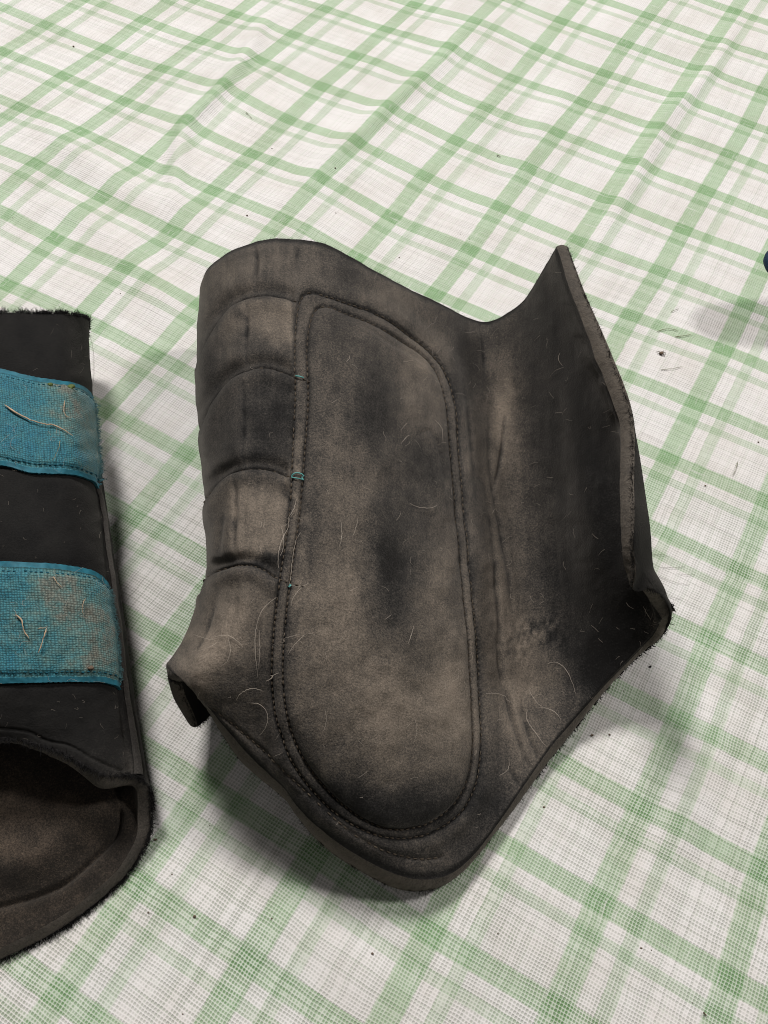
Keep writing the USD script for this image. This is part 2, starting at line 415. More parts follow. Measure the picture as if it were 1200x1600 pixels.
FOLDS = [
    ([(420, 20), (380, 95), (330, 160), (292, 200), (278, 270), (270, 340)], .36, .50),
    ([(720, 40), (690, 95), (655, 128), (590, 185), (520, 250), (440, 330)], .28, .6),
    ([(1150, 20), (1110, 110), (1040, 190), (1000, 260), (930, 390)], .24, .5),
    ([(60, 180), (120, 240), (210, 300), (330, 350)], .22, .9),
    ([(180, 760), (215, 900), (240, 1050), (262, 1200)], .28, .8),
    ([(860, 1180), (800, 1330), (750, 1440), (690, 1590)], .20, .8),
    ([(1130, 1110), (1095, 1190), (1072, 1260), (1040, 1350)], .20, .7),
    ([(300, 1230), (200, 1390), (120, 1560)], .20, .9),
    ([(0, 330), (110, 330), (220, 420), (280, 540)], .20, .9),
    ([(900, 110), (830, 240), (770, 330)], .12, .8),
    ([(420, 1420), (520, 1480), (640, 1590)], .14, .9),
]
cloth_tree, cloth_z = cloth()


def on_cloth(px, py, lift=0.02):
    p = at(px, py)
    for _ in range(3):
        z = cloth_z[cloth_tree.query(p[..., :2])[1]] + lift
        p = at(px, py, z)
    return p


# ------------------------------------------------------------------ a sheet of neoprene with two faces and a cut edge
class Sheet:
    def __init__(self, ctrl, nu, nv, flip=False):
        g, self.uc, self.vc = akima_grid(ctrl, nu, nv)
        self.nu, self.nv = nu, nv
        self.q = g[..., :2].reshape(-1, 2)                 # where each point of the pattern was measured
        self.u = np.repeat(np.linspace(0, 1, nu), nv)
        self.v = np.tile(np.linspace(0, 1, nv), nu)
        P = at(g[..., 0], g[..., 1], g[..., 2])
        self.P = P.reshape(-1, 3)
        n = grid_normals(P).reshape(-1, 3)
        self.N = -n if flip else n
        self.F = grid_faces(nu, nv)
        if flip:
            self.F = self.F[:, ::-1]
        self.seen = np.ones(len(self.q), bool)

    def col(self, k):
        return self.uc[k]

    def loop(self):
        i = np.arange(self.nu * self.nv).reshape(self.nu, self.nv)
        return np.r_[i[:-1, 0], i[-1, :-1], i[:0:-1, -1], i[0, :0:-1]]

    def index(self):
        k = np.nonzero(self.seen)[0]
        self.tree, self.ids = cKDTree(self.q[k]), k

    def on(self, px, py, lift=0.0):
        q = np.stack(np.broadcast_arrays(np.asarray(px, float), np.asarray(py, float)), -1).reshape(-1, 2)
        d, i = self.tree.query(q, k=4)
        w = 1 / (d + .05); w /= w.sum(1, keepdims=True)
        k = self.ids[i]
        p = (self.D[k] * w[..., None]).sum(1)
        n = (self.DN[k] * w[..., None]).sum(1)
        n /= np.linalg.norm(n, axis=1, keepdims=True)
        return p + n * np.asarray(lift).reshape(-1, 1) if np.ndim(lift) else p + n * lift, n


def edge_strip(name, top, bottom, mat, parent, seed, bulge=.06, rough=.03, steps=5, dust=.78, outward=None):
    """the cut edge between two loops of points, slightly bulged and uneven"""
    L = len(top)
    t = np.linspace(0, 1, steps + 1)
    out = np.gradient((top + bottom) / 2, axis=0)
    side = np.cross(bottom - top, out)
    side /= np.maximum(np.linalg.norm(side, axis=1, keepdims=True), 1e-9)
    if outward is not None:
        side *= np.sign((side * outward).sum(1, keepdims=True))
    V = top[:, None] * (1 - t[:, None]) + bottom[:, None] * t[:, None]
    bump = np.sin(np.pi * t) * bulge
    V = V + side[:, None] * bump[None, :, None]
    mid = (t > .01) & (t < .99)
    V[:, mid] += side[:, None] * (fbm(V[:, mid], .16, seed, 2) * rough * 2)[..., None]
    i = np.arange(L * (steps + 1)).reshape(L, steps + 1)
    j = np.roll(i, -1, 0)
    f = np.stack([i[:, :-1].ravel(), j[:, :-1].ravel(), j[:, 1:].ravel(), i[:, 1:].ravel()], 1)
    v = V.reshape(-1, 3)
    d = np.full(len(v), dust) + fbm(v, 1.6, seed + 1, 3) * .5 + fbm(v, .3, seed + 2, 2) * .2
    put_mesh(name, v, f, mat, parent, attrs={'dust': d})
    return side


def fuzz(name, pts, out, parent, count, seed, length=(.05, .14), mat=None, width=.012):
    r = np.random.default_rng(seed)
    k = r.integers(0, len(pts), count)
    clump = fbm(pts, .35, seed, 2)[k] > r.uniform(-.35, .35, count)
    k = k[clump]
    n = len(k)
    d = out[k] + r.normal(0, .55, (n, 3)); d /= np.linalg.norm(d, axis=1, keepdims=True)
    L = r.uniform(*length, n)[:, None]
    p0 = pts[k] + r.normal(0, .02, (n, 3))
    p1 = p0 + d * L * .55
    p2 = p1 + (d + r.normal(0, .7, (n, 3))) * L * .5
    c = [np.stack(x) for x in zip(p0, p1, p2)]
    put_curves(name, c, [np.array([width, width * .8, width * .35])] * n, mat or fuzz_mat, parent, kind='stuff')


def stitch_mesh(p, n, t, length, r):
    """one stitch: a small bent loaf of thread"""
    s = np.cross(n, t); s /= np.linalg.norm(s)
    V = []
    for a, hh, ww in ((-.5, -.3, .5), (-.25, .55, 1), (.25, .55, 1), (.5, -.3, .5)):
        c = p + t * length * a + n * r * hh
        for b in range(5):
            an = 2 * math.pi * b / 5
            V.append(c + (s * math.cos(an) + n * math.sin(an)) * r * ww)
    f = []
    for k in range(3):
        for b in range(5):
            c = (b + 1) % 5
            f += [(k * 5 + b, k * 5 + c, k * 5 + 5 + c), (k * 5 + b, k * 5 + 5 + c, k * 5 + 5 + b)]
    return np.array(V), np.array(f)


def stitches(name, sheet, line, parent, mat=stitch_mat, pitch=9.5, fill=.62, r=.035, lift=.0, jitter=1.0, seed=0):
    rng = random.Random(seed)
    p = np.array(line)
    t = np.r_[0, np.cumsum(np.linalg.norm(np.diff(p, axis=0), axis=1))]
    VV, FF, n0 = [], [], 0
    s = np.arange(pitch / 2, t[-1], pitch)
    c = np.stack([np.interp(s, t, p[:, k]) for k in (0, 1)], 1) + np.random.default_rng(seed).normal(0, .25 * jitter, (len(s), 2))
    a = np.stack([np.interp(np.clip(s - pitch * fill / 2, 0, t[-1]), t, p[:, k]) for k in (0, 1)], 1)
    b = np.stack([np.interp(np.clip(s + pitch * fill / 2, 0, t[-1]), t, p[:, k]) for k in (0, 1)], 1)
    P, N = sheet.on(c[:, 0], c[:, 1], lift)
    A, B = sheet.on(a[:, 0], a[:, 1], lift)[0], sheet.on(b[:, 0], b[:, 1], lift)[0]
    for k in range(len(s)):
        if rng.random() < .06:
            continue
        tt = B[k] - A[k]; L = np.linalg.norm(tt)
        if L < 1e-6:
            continue
        v, f = stitch_mesh(P[k], N[k], tt / L, min(L, .3), r * rng.uniform(.8, 1.2))
        VV.append(v); FF.append(f + n0); n0 += len(v)
    put_mesh(name, np.vstack(VV), np.vstack(FF), mat, parent, kind='stuff')


# ------------------------------------------------------------------ the open boot, lining upward
C2 = [(312, 455, 3.0), (307, 530, 3.1), (308, 640, 3.2), (316, 745, 3.2), (324, 850, 3.2), (304, 950, 3.3), (281, 1008, 3.5), (257, 1042, 3.7)]
c1 = [(x + 16, y + 62, 1.0) for x, y, z in C2[:6]] + [(290, 1064, 1.7), (270, 1096, 2.2)]
c0 = [(x + 85, y + 100, .35) for x, y, z in C2[:6]] + [(330, 1110, .8), (293, 1131, 1.25)]
OPEN = [
    c0, c1, C2,
    [(335, 407, 4.9), (332, 497, 5.0), (332, 610, 5.1), (336, 738, 5.1), (338, 868, 5.0), (322, 960, 4.7), (298, 1024, 4.6), (270, 1053, 4.3)],
    [(395, 376, 5.8), (386, 462, 6.1), (384, 575, 6.2), (380, 732, 6.2), (370, 885, 6.0), (350, 978, 5.6), (322, 1046, 5.1), (302, 1084, 4.4)],
    [(478, 372, 5.9), (464, 470, 6.2), (466, 585, 6.3), (455, 745, 6.2), (437, 910, 6.0), (430, 1010, 5.5), (414, 1096, 4.7), (379, 1172, 3.6)],
    [(512, 379, 5.8), (494, 470, 6.1), (490, 600, 6.2), (482, 760, 6.1), (460, 930, 5.8), (450, 1050, 5.2), (450, 1150, 4.3), (446, 1242, 3.0)],
    [(608, 431, 4.8), (594, 510, 5.1), (597, 640, 5.1), (597, 790, 5.0), (597, 930, 4.8), (597, 1075, 4.1), (594, 1215, 3.0), (572, 1346, 1.7)],
    [(690, 474, 3.1), (676, 545, 3.3), (700, 650, 3.0), (712, 790, 2.7), (724, 930, 2.4), (735, 1070, 1.9), (732, 1225, 1.3), (697, 1370, .9)],
    [(748, 500, 1.7), (752, 572, 1.6), (768, 670, 1.4), (785, 800, 1.1), (800, 925, .95), (812, 1040, .8), (812, 1155, .68), (780, 1285, .66)],
    [(800, 482, 2.4), (812, 560, 2.3), (835, 662, 2.1), (855, 785, 1.8), (872, 895, 1.5), (885, 985, 1.2), (885, 1068, .95), (875, 1150, .75)],
    [(838, 437, 4.2), (862, 515, 4.3), (888, 622, 4.2), (908, 740, 4.1), (926, 850, 3.8), (945, 925, 3.2), (965, 990, 2.5), (967, 1050, 1.7)],
    [(855, 407, 5.2), (882, 488, 5.3), (920, 590, 5.4), (960, 702, 5.4), (984, 820, 5.1), (993, 895, 4.5), (1015, 945, 3.7), (1012, 1002, 2.7)],
    [(866, 385, 6.0), (890, 460, 6.2), (929, 562, 6.4), (965, 672, 6.5), (966, 785, 6.6), (970, 880, 5.9), (1003, 925, 4.7), (1034, 968, 3.7)],
]
NU, NV = 470, 470
boot = Sheet(OPEN, NU, NV)
if (boot.N[boot.nu // 2 * boot.nv + boot.nv // 2])[2] < 0:
    boot = Sheet(OPEN, NU, NV, flip=True)

PAD_IN = [(500, 479), (530, 486), (568, 500), (640, 541), (676, 572), (698, 630), (704, 700), (710, 770), (720, 880), (731, 1000), (738, 1100), (738, 1180), (722, 1238), (684, 1279), (630, 1297), (575, 1284), (512, 1235), (466, 1170), (444, 1085), (446, 980), (458, 880), (470, 790), (477, 700), (482, 600), (484, 510)]
PAD_OUT = [(478, 458), (520, 466), (575, 484), (650, 530), (690, 570), (712, 632), (718, 700), (724, 770), (734, 880), (745, 1000), (752, 1100), (751, 1185), (735, 1248), (690, 1294), (636, 1311), (570, 1299), (500, 1250), (450, 1180), (426, 1090), (428, 985), (438, 900), (452, 800), (457, 710), (461, 600), (463, 500)]
L_in, L_out = Line(PAD_IN, True), Line(PAD_OUT, True)
SEAMS = [
    [(304, 572), (322, 528), (350, 485), (386, 463), (430, 462), (464, 474)],
    [(304, 690), (318, 648), (345, 603), (386, 576), (430, 575), (466, 590), (487, 597)],
    [(310, 800), (322, 775), (344, 748), (380, 732), (420, 731), (457, 746), (474, 748)],
    [(310, 925), (322, 900), (342, 889), (372, 881), (408, 887), (438, 906), (470, 918)],
]
L_seam = [Line(s) for s in SEAMS]
x_seam = lambda y: np.interp(y, [360, 470, 600, 745, 910, 1010, 1090, 1200], [480, 463, 461, 454, 436, 428, 426, 452])

q = boot.q
front = boot.u >= boot.col(2) - .01
d_in, d_out = L_in.d(q), L_out.d(q)
in_pad, in_welt = inside(L_in.p, q) & front, inside(L_out.p, q) & front
disp = np.zeros(len(q))
disp += np.where(in_pad, .22 * (1 - np.exp(-d_in / 12.0)), 0)
disp -= .085 * gauss(d_in, 2.8) * front
disp += np.where(in_welt & ~in_pad, .015 * np.sin(np.pi * np.clip(d_in / (d_in + d_out + 1e-6), 0, 1)), 0)
disp -= .085 * gauss(d_out, 2.6) * front
disp += np.where(~in_welt, .06 * gauss(d_out - 14, 12), 0) * front          # the lining swells beside the seam
for L, w_ in ((L_in, 3.2), (L_out, 3.2)):
    disp -= .014 * gauss(L.d(q), w_) * np.cos(2 * np.pi * L.along(q) / 9.5) * front
lf = sstep(-(q[:, 0] - x_seam(q[:, 1])), 0, 8) * (boot.u > boot.col(1)) * (.30 + .70 * sstep(boot.u, boot.col(2), boot.col(3) * .6 + boot.col(4) * .4))
seg = np.zeros(len(q))
for k, L in enumerate(L_seam):
    s = L.sd(q)
    s = s if L.sd(np.array([[400.0, 300.0]]))[0] < 0 else -s                # negative above the seam
    disp += lf * (-.20 * gauss(s, 4.0) - .20 * gauss(np.minimum(s + 9, 0), 1e9) * gauss(s + 9, 9) * (s < 0) + .12 * gauss(s - 14, 13) * (s > 0))
    seg += (s > 0)
cre = [([(398, 384), (401, 412), (396, 448)], .09, 3), ([(388, 470), (384, 520), (383, 566)], .06, 3.5), ([(379, 590), (382, 650), (376, 722)], .05, 3),
       ([(390, 600), (386, 690)], .03, 3), ([(372, 740), (366, 800), (364, 868)], .06, 4), ([(384, 742), (378, 860)], .03, 3), ([(340, 920), (318, 990), (300, 1030)], .05, 4),
       ([(372, 900), (362, 960), (345, 1030)], .03, 5), ([(466, 384), (462, 430)], .04, 5), ([(348, 800), (340, 870)], .05, 5),
       ([(765, 640), (764, 690), (768, 740), (784, 830), (798, 930), (802, 975)], .07, 3.5), ([(752, 740), (772, 850), (778, 930), (784, 1000), (790, 1080)], .06, 4),
       ([(778, 985), (784, 1050), (800, 1120), (818, 1180), (836, 1205)], .08, 4), ([(814, 1085), (824, 1140), (842, 1190)], .07, 4), ([(800, 1080), (812, 1150), (826, 1196)], -.05, 4),
       ([(748, 505), (754, 540), (756, 590)], .06, 3), ([(756, 520), (766, 600), (778, 640)], .03, 4), ([(840, 560), (868, 640), (880, 720)], .03, 10),
       ([(545, 500), (600, 536), (650, 565), (690, 600)], .02, 4), ([(722, 590), (734, 680), (744, 800)], .04, 4), ([(790, 1190), (812, 1230)], .05, 5),
       ([(846, 790), (850, 860), (858, 960)], .03, 4), ([(862, 800), (872, 900), (878, 960)], .03, 4), ([(832, 700), (838, 800), (846, 880)], .025, 4), ([(790, 640), (784, 700), (772, 770)], .05, 3), ([(640, 690), (668, 680), (684, 720), (690, 780)], .03, 4)]
crease_shade = np.zeros(len(q))  # shade of the folds, painted as dark lines along them
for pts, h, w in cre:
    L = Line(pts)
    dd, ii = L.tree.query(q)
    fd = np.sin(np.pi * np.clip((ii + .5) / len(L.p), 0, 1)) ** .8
    crease_shade += (h >= .04) * fd * gauss(dd, 3.0) * .22 * np.clip(1 + 2.5 * fbm(q, 14, 44, 2), 0, 1.6)
    disp -= 1.6 * h * fd * gauss(dd, w) * front
disp += .05 * gauss(Line([(790, 590), (790, 720)]).d(q), 22) * front
patch = blobs(q, [(842, 985, 44, 26, 1), (800, 1020, 22, 22, .7), (668, 715, 26, 45, .22), (690, 760, 10, 44, .30)])
disp += patch * fbm(q * np.array([1, .45]), 5, 21, 3) * .07 * front
q3 = np.c_[q[:, 0] * 1.0, q[:, 1] * .25]
disp += fbm(q3, 26, 22, 3) * .07 + fbm(q, 40, 23, 3) * .10
# edge of the lining rounds over
rimd = np.minimum.reduce([boot.v, 1 - boot.v, 1 - boot.u]) * 900
disp -= .07 * gauss(rimd, 7)
# a stitched line along the lower rim
L_rim = Line([(330, 1108), (372, 1140), (420, 1182), (480, 1240), (540, 1294), (600, 1328), (650, 1342), (690, 1340)])
disp -= .05 * gauss(L_rim.d(q), 3.5) * front
boot.D = boot.P + boot.N * disp[:, None]
Dg = boot.D.reshape(NU, NV, 3)
boot.DN = grid_normals(Dg).reshape(-1, 3)
boot.DN *= np.sign((boot.DN * boot.N).sum(1, keepdims=True))
boot.seen = front & (boot.DN @ np.array([0, -.45, .89]) > -.2)
boot.index()

# lining tone: dried muddy patches, with seam and crease shade painted in
qw = q + np.stack([fbm(q, 75, 35, 4), fbm(q, 75, 36, 4)], 1) * 46 + np.stack([fbm(q, 16, 37, 3), fbm(q, 16, 38, 3)], 1) * 20


def box(x0, x1, y0, y1, sx, sy, a):
    return a * sstep(qw[:, 0], x0 - sx, x0 + sx) * sstep(-qw[:, 0], -x1 - sx, -x1 + sx) * sstep(qw[:, 1], y0 - sy, y0 + sy) * sstep(-qw[:, 1], -y1 - sy, -y1 + sy)


mud_and_shade = .43 + blobs(qw, [
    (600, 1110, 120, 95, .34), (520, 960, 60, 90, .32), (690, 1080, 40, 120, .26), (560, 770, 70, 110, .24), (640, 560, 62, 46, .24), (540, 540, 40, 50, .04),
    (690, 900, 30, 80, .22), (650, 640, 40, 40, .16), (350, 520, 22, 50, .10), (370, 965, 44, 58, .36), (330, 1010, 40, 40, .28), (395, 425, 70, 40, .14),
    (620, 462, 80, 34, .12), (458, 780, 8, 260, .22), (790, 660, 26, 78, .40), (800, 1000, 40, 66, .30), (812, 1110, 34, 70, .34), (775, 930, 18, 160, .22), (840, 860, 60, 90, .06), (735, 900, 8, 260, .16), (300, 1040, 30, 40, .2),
    (600, 885, 34, 86, -.44), (585, 620, 30, 80, -.26), (655, 730, 34, 60, -.16), (600, 1256, 150, 30, -.40), (520, 500, 30, 60, -.06), (560, 690, 26, 60, -.12), (930, 620, 66, 240, -.42), (960, 930, 80, 100, -.44), (940, 1040, 60, 60, -.42), (890, 780, 50, 140, -.16), (850, 1010, 46, 60, .06),  # negative rows darken parts of the pad, its lower end and the inner flap
    (850, 480, 50, 70, -.20), (725, 560, 30, 60, -.22), (745, 800, 22, 60, -.10), (425, 650, 40, 60, -.20), (350, 690, 30, 60, -.16), (330, 560, 26, 50, -.10), (445, 1180, 60, 60, -.12), (600, 1335, 140, 26, -.12), (760, 1260, 50, 60, -.16), (420, 1080, 24, 70, -.06), (420, 540, 40, 14, -.2), (405, 875, 44, 9, -.3), (400, 715, 40, 10, -.12)])  # thin bands at the end paint the shade above segment seams
mud_and_shade += box(388, 456, 478, 548, 7, 14, .24) + box(368, 440, 766, 868, 8, 18, .26) + box(340, 372, 760, 860, 8, 24, .10) + box(392, 450, 606, 716, 8, 20, -.07)
mud_and_shade += fbm(np.c_[q[:, 0], q[:, 1] * .4], 60, 31, 4) * .27 + fbm(q, 18, 32, 3) * .16 + fbm(np.c_[q[:, 0], q[:, 1] * .15], 7, 33, 2) * .10
mud_and_shade += patch * (fbm(q * np.array([1, .5]), 5, 34, 3) * .9 - .14)
mud_and_shade -= .08 * gauss(np.where(in_pad, d_in, 99), 9) + .07 * gauss(d_out, 6) + .24 * gauss(d_out, 2.6) + .24 * gauss(d_in, 2.6)  # dark seam lines and groove shade painted around pad and welt
mud_and_shade += .03 * gauss(d_in - 8, 3) * (in_welt & ~in_pad) + .08 * fbm(np.c_[q[:, 0], q[:, 1] * .05], 3.2, 39, 2) * (q[:, 0] < 470)
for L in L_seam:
    mud_and_shade -= .22 * lf * gauss(L.d(q), 8)  # groove shade painted along the segment seams
mud_and_shade -= .38 * gauss(rimd - 3, 5) * front
mud_and_shade -= crease_shade * front
mud_and_shade = np.where(front, mud_and_shade, .25)
mud_and_shade = np.clip(mud_and_shade, 0, 1)

base0 = (float(boot.D[:, 0].mean()), float(boot.D[:, 1].mean()), 0.0)
open_boot = thing('horse_boot', 'open charcoal neoprene leg boot lying lining side up, its padded oval caked with pale dust', 'horse boot', base0)
# faces to parts
fc = boot.F
fq = q[fc].mean(1)
f_in = in_pad[fc].mean(1) > .5
f_welt = (in_welt[fc].mean(1) > .5) & ~f_in
f_left = (fq[:, 0] < x_seam(fq[:, 1])) & ~f_in & ~f_welt | (boot.u[fc].mean(1) < boot.col(2))
f_seg = np.round(seg[fc].mean(1)).astype(int)


def part_faces(sheet, name, mask, mat, parent, dust, label=None, faces=None, D=None, DN=None):
    f = sheet.F[mask]
    ids, inv = np.unique(f, return_inverse=True)
    return put_mesh(name, sheet.D[ids], inv.reshape(-1, 4), mat, parent, n=sheet.DN[ids], attrs={'dust': dust[ids]}, label=label)


part_faces(boot, 'oval_pad', f_in, lining_mat, open_boot, mud_and_shade)
part_faces(boot, 'welt', f_welt, lining_mat, open_boot, mud_and_shade)
part_faces(boot, 'flap_lining', ~f_in & ~f_welt & ~f_left, lining_mat, open_boot, mud_and_shade)
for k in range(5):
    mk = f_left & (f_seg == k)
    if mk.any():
        part_faces(boot, 'padded_segment', mk, segment_mat, open_boot, mud_and_shade)

# the outer face, half a centimetre below the lining
THICK = .50
edge_fade = 1.0
vdir = boot.P.reshape(NU, NV, 3)[:, -1] - boot.P.reshape(NU, NV, 3)[:, -5]
vdir /= np.linalg.norm(vdir, axis=1, keepdims=True)
flare = sstep(boot.v, .90, 1.0).reshape(NU, NV, 1) * np.interp(np.linspace(0, 1, NU), boot.uc[[2, 3, 4, 5, 6, 7, 8, 13]], [0, .15, .4, .68, .78, .55, .42, .42])[:, None, None] * vdir[:, None]
udir = boot.P.reshape(NU, NV, 3)[-1] - boot.P.reshape(NU, NV, 3)[-6]
udir /= np.linalg.norm(udir, axis=1, keepdims=True)
flare = flare + (sstep(np.linspace(0, 1, NU), .93, 1)[:, None] * np.interp(np.linspace(0, 1, NV), boot.vc, [0, .05, .26, .16, .05, .16, .34, .38])[None])[..., None] * udir[None]
shell = boot.P - boot.N * THICK + flare.reshape(-1, 3)
shell[:, 2] = np.maximum(shell[:, 2], .03)
put_mesh('outer_shell', shell, boot.F[:, ::-1], shell_mat, open_boot, attrs={'dust': np.clip(.3 + fbm(q, 40, 41, 3) * .5, 0, 1)})
lp = boot.loop()
ctr = boot.P.reshape(NU, NV, 3)
outw = np.zeros((NU, NV, 3))
outw[:, 0] = ctr[:, 0] - ctr[:, 3]; outw[:, -1] = ctr[:, -1] - ctr[:, -4]
outw[0, :] = ctr[0] - ctr[3]; outw[-1, :] = ctr[-1] - ctr[-4]
ow = outw.reshape(-1, 3)[lp]
side = edge_strip('cut_edge', boot.D[lp], shell[lp], edge_mat, open_boot, 51, outward=ow)
k = lp[:]
fuzz('frayed_fibres', shell[lp] * .85 + boot.D[lp] * .15, side * .8 - boot.N[lp] * .3, open_boot, 10000, 52, (.04, .14))
fuzz('lining_nap', boot.D[lp], side * .6 + boot.N[lp] * .6, open_boot, 2600, 53, (.02, .06), width=.008)

pm = (q[lp][:, 0] > 840) & (boot.v[lp] > .98)
fuzz('pilling', shell[lp][pm] * .9 + boot.D[lp][pm] * .1, side[pm] * .9 - boot.N[lp][pm] * .3, open_boot, 650, 54, (.04, .11), width=.03)
stitches('pad_stitching', boot, np.vstack([L_in.p, L_in.p[:1]]), open_boot, seed=1, lift=.012, r=.020)
stitches('welt_stitching', boot, np.vstack([L_out.p, L_out.p[:1]]), open_boot, seed=2, lift=.012, r=.020)
for k, L in enumerate(L_seam):
    stitches('segment_stitching', boot, L.p[(L.p[:, 0] > 314)], open_boot, seed=3 + k, lift=.01, r=.018, pitch=8)
stitches('rim_stitching', boot, L_rim.p, open_boot, seed=9, lift=0, r=.02, pitch=11)


def surface_curve(sheet, pts, lift, n=22, arch=0.0):
    p = smooth_line(pts, 2.0)
    s = np.linspace(0, len(p) - 1, n)
    px, py = [np.interp(s, np.arange(len(p)), p[:, k]) for k in (0, 1)]
    P, N = sheet.on(px, py, 0)
    return P + N * (lift + arch * np.sin(np.linspace(0, np.pi, n)))[:, None]


def tube(points, radius, sides=6):
    p = np.asarray(points)
    t = np.gradient(p, axis=0); t /= np.linalg.norm(t, axis=1, keepdims=True)
    a = np.cross(t, [0.3, .2, 1]); a /= np.linalg.norm(a, axis=1, keepdims=True)
    b = np.cross(t, a)
    r = np.broadcast_to(np.asarray(radius, float), len(p))
    an = np.linspace(0, 2 * np.pi, sides, endpoint=False)
    V = p[:, None] + r[:, None, None] * (np.cos(an)[None, :, None] * a[:, None] + np.sin(an)[None, :, None] * b[:, None])
    i = np.arange(len(p) * sides).reshape(len(p), sides)
    j = np.roll(i, -1, 1)
    f = np.stack([i[:-1].ravel(), j[:-1].ravel(), j[1:].ravel(), i[1:].ravel()], 1)
    V = np.vstack([V.reshape(-1, 3), p[:1], p[-1:]])
    tri = [(i[0, k], len(V) - 2, j[0, k]) for k in range(sides)] + [(i[-1, k], j[-1, k], len(V) - 1) for k in range(sides)]
    f3 = np.vstack([f[:, [0, 1, 2]], f[:, [0, 2, 3]], np.array(tri)])
    return V, f3


for pts in ([(463, 588), (468, 591), (474, 592)], [(456, 745), (461, 741), (469, 742), (475, 747), (468, 750), (460, 748), (456, 745)], [(450, 914), (455, 918)]):
    v, f = tube(surface_curve(boot, pts, .05, 16, .03), .02)
    put_mesh('thread_loop', v, f, teal_mat, open_boot, label='stray teal thread stitched across the seam')

# ------------------------------------------------------------------ the closed boot with blue straps
A2 = [(0, 490, 4.5), (0, 578, 4.7), (0, 728, 4.7), (0, 877, 4.6), (0, 1068, 3.9), (0, 1152, 3.2)]
A3 = [(80, 489, 4.3), (85, 592, 4.4), (85, 738, 4.4), (90, 884, 4.3), (95, 1066, 3.6), (90, 1172, 2.9)]
A4 = [(118, 493, 3.6), (120, 601, 3.7), (128, 746, 3.7), (146, 894, 3.5), (160, 1068, 3.0), (158, 1208, 2.4)]
A5 = [(138, 502, 2.3), (143, 625, 2.3), (157, 768, 2.3), (180, 910, 2.1), (197, 1078, 1.9), (218, 1212, 1.6)]


def lin(a, b):
    a, b = np.array(a, float), np.array(b, float)
    return [tuple(a + (b - a) * t) for t in (0, .13, .33, .54, .80, 1)]


CLOSED = [
    lin((-330, 500, 1.8), (-330, 1260, 1.6)), lin((-290, 500, 3.2), (-290, 1200, 2.6)), lin((-160, 492, 4.4), (-160, 1160, 3.1)),
    A2, A3, A4, A5,
    lin((128, 560, .7), (236, 1258, .75)), lin((100, 580, .06), (224, 1312, .30)), lin((40, 580, .05), (186, 1366, .10)), lin((-60, 580, .05), (116, 1424, .06)), lin((-150, 580, .05), (0, 1487, .05)), lin((-230, 580, .05), (-160, 1530, .05)), lin((-300, 560, .1), (-300, 1480, .2)),
]
MU, MV = 330, 330
tubeb = Sheet(CLOSED, MU, MV)
mid = np.argmin(np.abs(tubeb.u - tubeb.col(3)) + np.abs(tubeb.v - .5))
if tubeb.N[mid][2] < 0:
    tubeb = Sheet(CLOSED, MU, MV, flip=True)
tq = tubeb.q
top = tubeb.u <= tubeb.col(6) + .02
STRAPS = [
    dict(top=[(-330, 560), (-150, 566), (0, 578), (50, 590), (110, 598), (130, 606), (141, 620)], bot=[(-330, 712), (-150, 716), (0, 728), (45, 739), (115, 743), (142, 752), (156, 764)]),
    dict(top=[(-330, 868), (-150, 870), (0, 877), (80, 882), (135, 890), (158, 902), (166, 912)], bot=[(-330, 1074), (-150, 1072), (0, 1068), (90, 1066), (150, 1066), (172, 1070), (188, 1078)]),
]
press = np.zeros(len(tq))
for s in STRAPS:
    for side_ in ('top', 'bot'):
        press += gauss(Line(s[side_]).d(tq), 9) * top * np.clip(1.05 - np.maximum(tq[:, 0] - 120, 0) / 60, 0, 1)
tdisp = -.05 * press + fbm(tq, 70, 61, 3) * .16 * top + fbm(tq, 16, 62, 2) * .03
L_crack = Line([(-60, 1128), (0, 1138), (40, 1143), (72, 1158), (110, 1166), (150, 1188), (190, 1205)])
L_flap = Line([(150, 740), (160, 800), (168, 870), (176, 960), (184, 1060), (196, 1150), (204, 1206)])
tdisp -= .07 * gauss(L_flap.d(tq), 3) * top + .06 * gauss(L_crack.d(tq), 2.5) * top
tubeb.D = tubeb.P + tubeb.N * tdisp[:, None]
vd = tubeb.P.reshape(MU, MV, 3)[:, -1] - tubeb.P.reshape(MU, MV, 3)[:, -5]
vd /= np.linalg.norm(vd, axis=1, keepdims=True)
uu = np.linspace(0, 1, MU)
flr = sstep(tubeb.v, .92, 1.0).reshape(MU, MV, 1) * vd[:, None]
tubeb.D += (flr * (.20 * sstep(uu, tubeb.col(6) - .03, tubeb.col(7)))[:, None, None]).reshape(-1, 3)
tubeb.D[:, 2] = np.maximum(tubeb.D[:, 2], .03)
tubeb.DN = grid_normals(tubeb.D.reshape(MU, MV, 3)).reshape(-1, 3)
tubeb.DN *= np.sign((tubeb.DN * tubeb.N).sum(1, keepdims=True))
tubeb.seen = top.copy()
tubeb.index()
base1 = (float(tubeb.D[:, 0].mean()), float(tubeb.D[:, 1].mean()), 0.0)
closed_boot = thing('horse_boot', 'rolled-up black leg boot fastened with two blue hook-and-loop straps', 'horse boot', base1)
td = np.clip(.22 + fbm(tq, 40, 63, 4) * .35 + .22 * gauss(np.maximum(1190 - tq[:, 1], 0), 60) * top + .2 * gauss(L_flap.d(tq), 10) * top, 0, 1)
put_mesh('outer_shell', tubeb.D, tubeb.F, shell_mat, closed_boot, n=tubeb.DN, attrs={'dust': td})
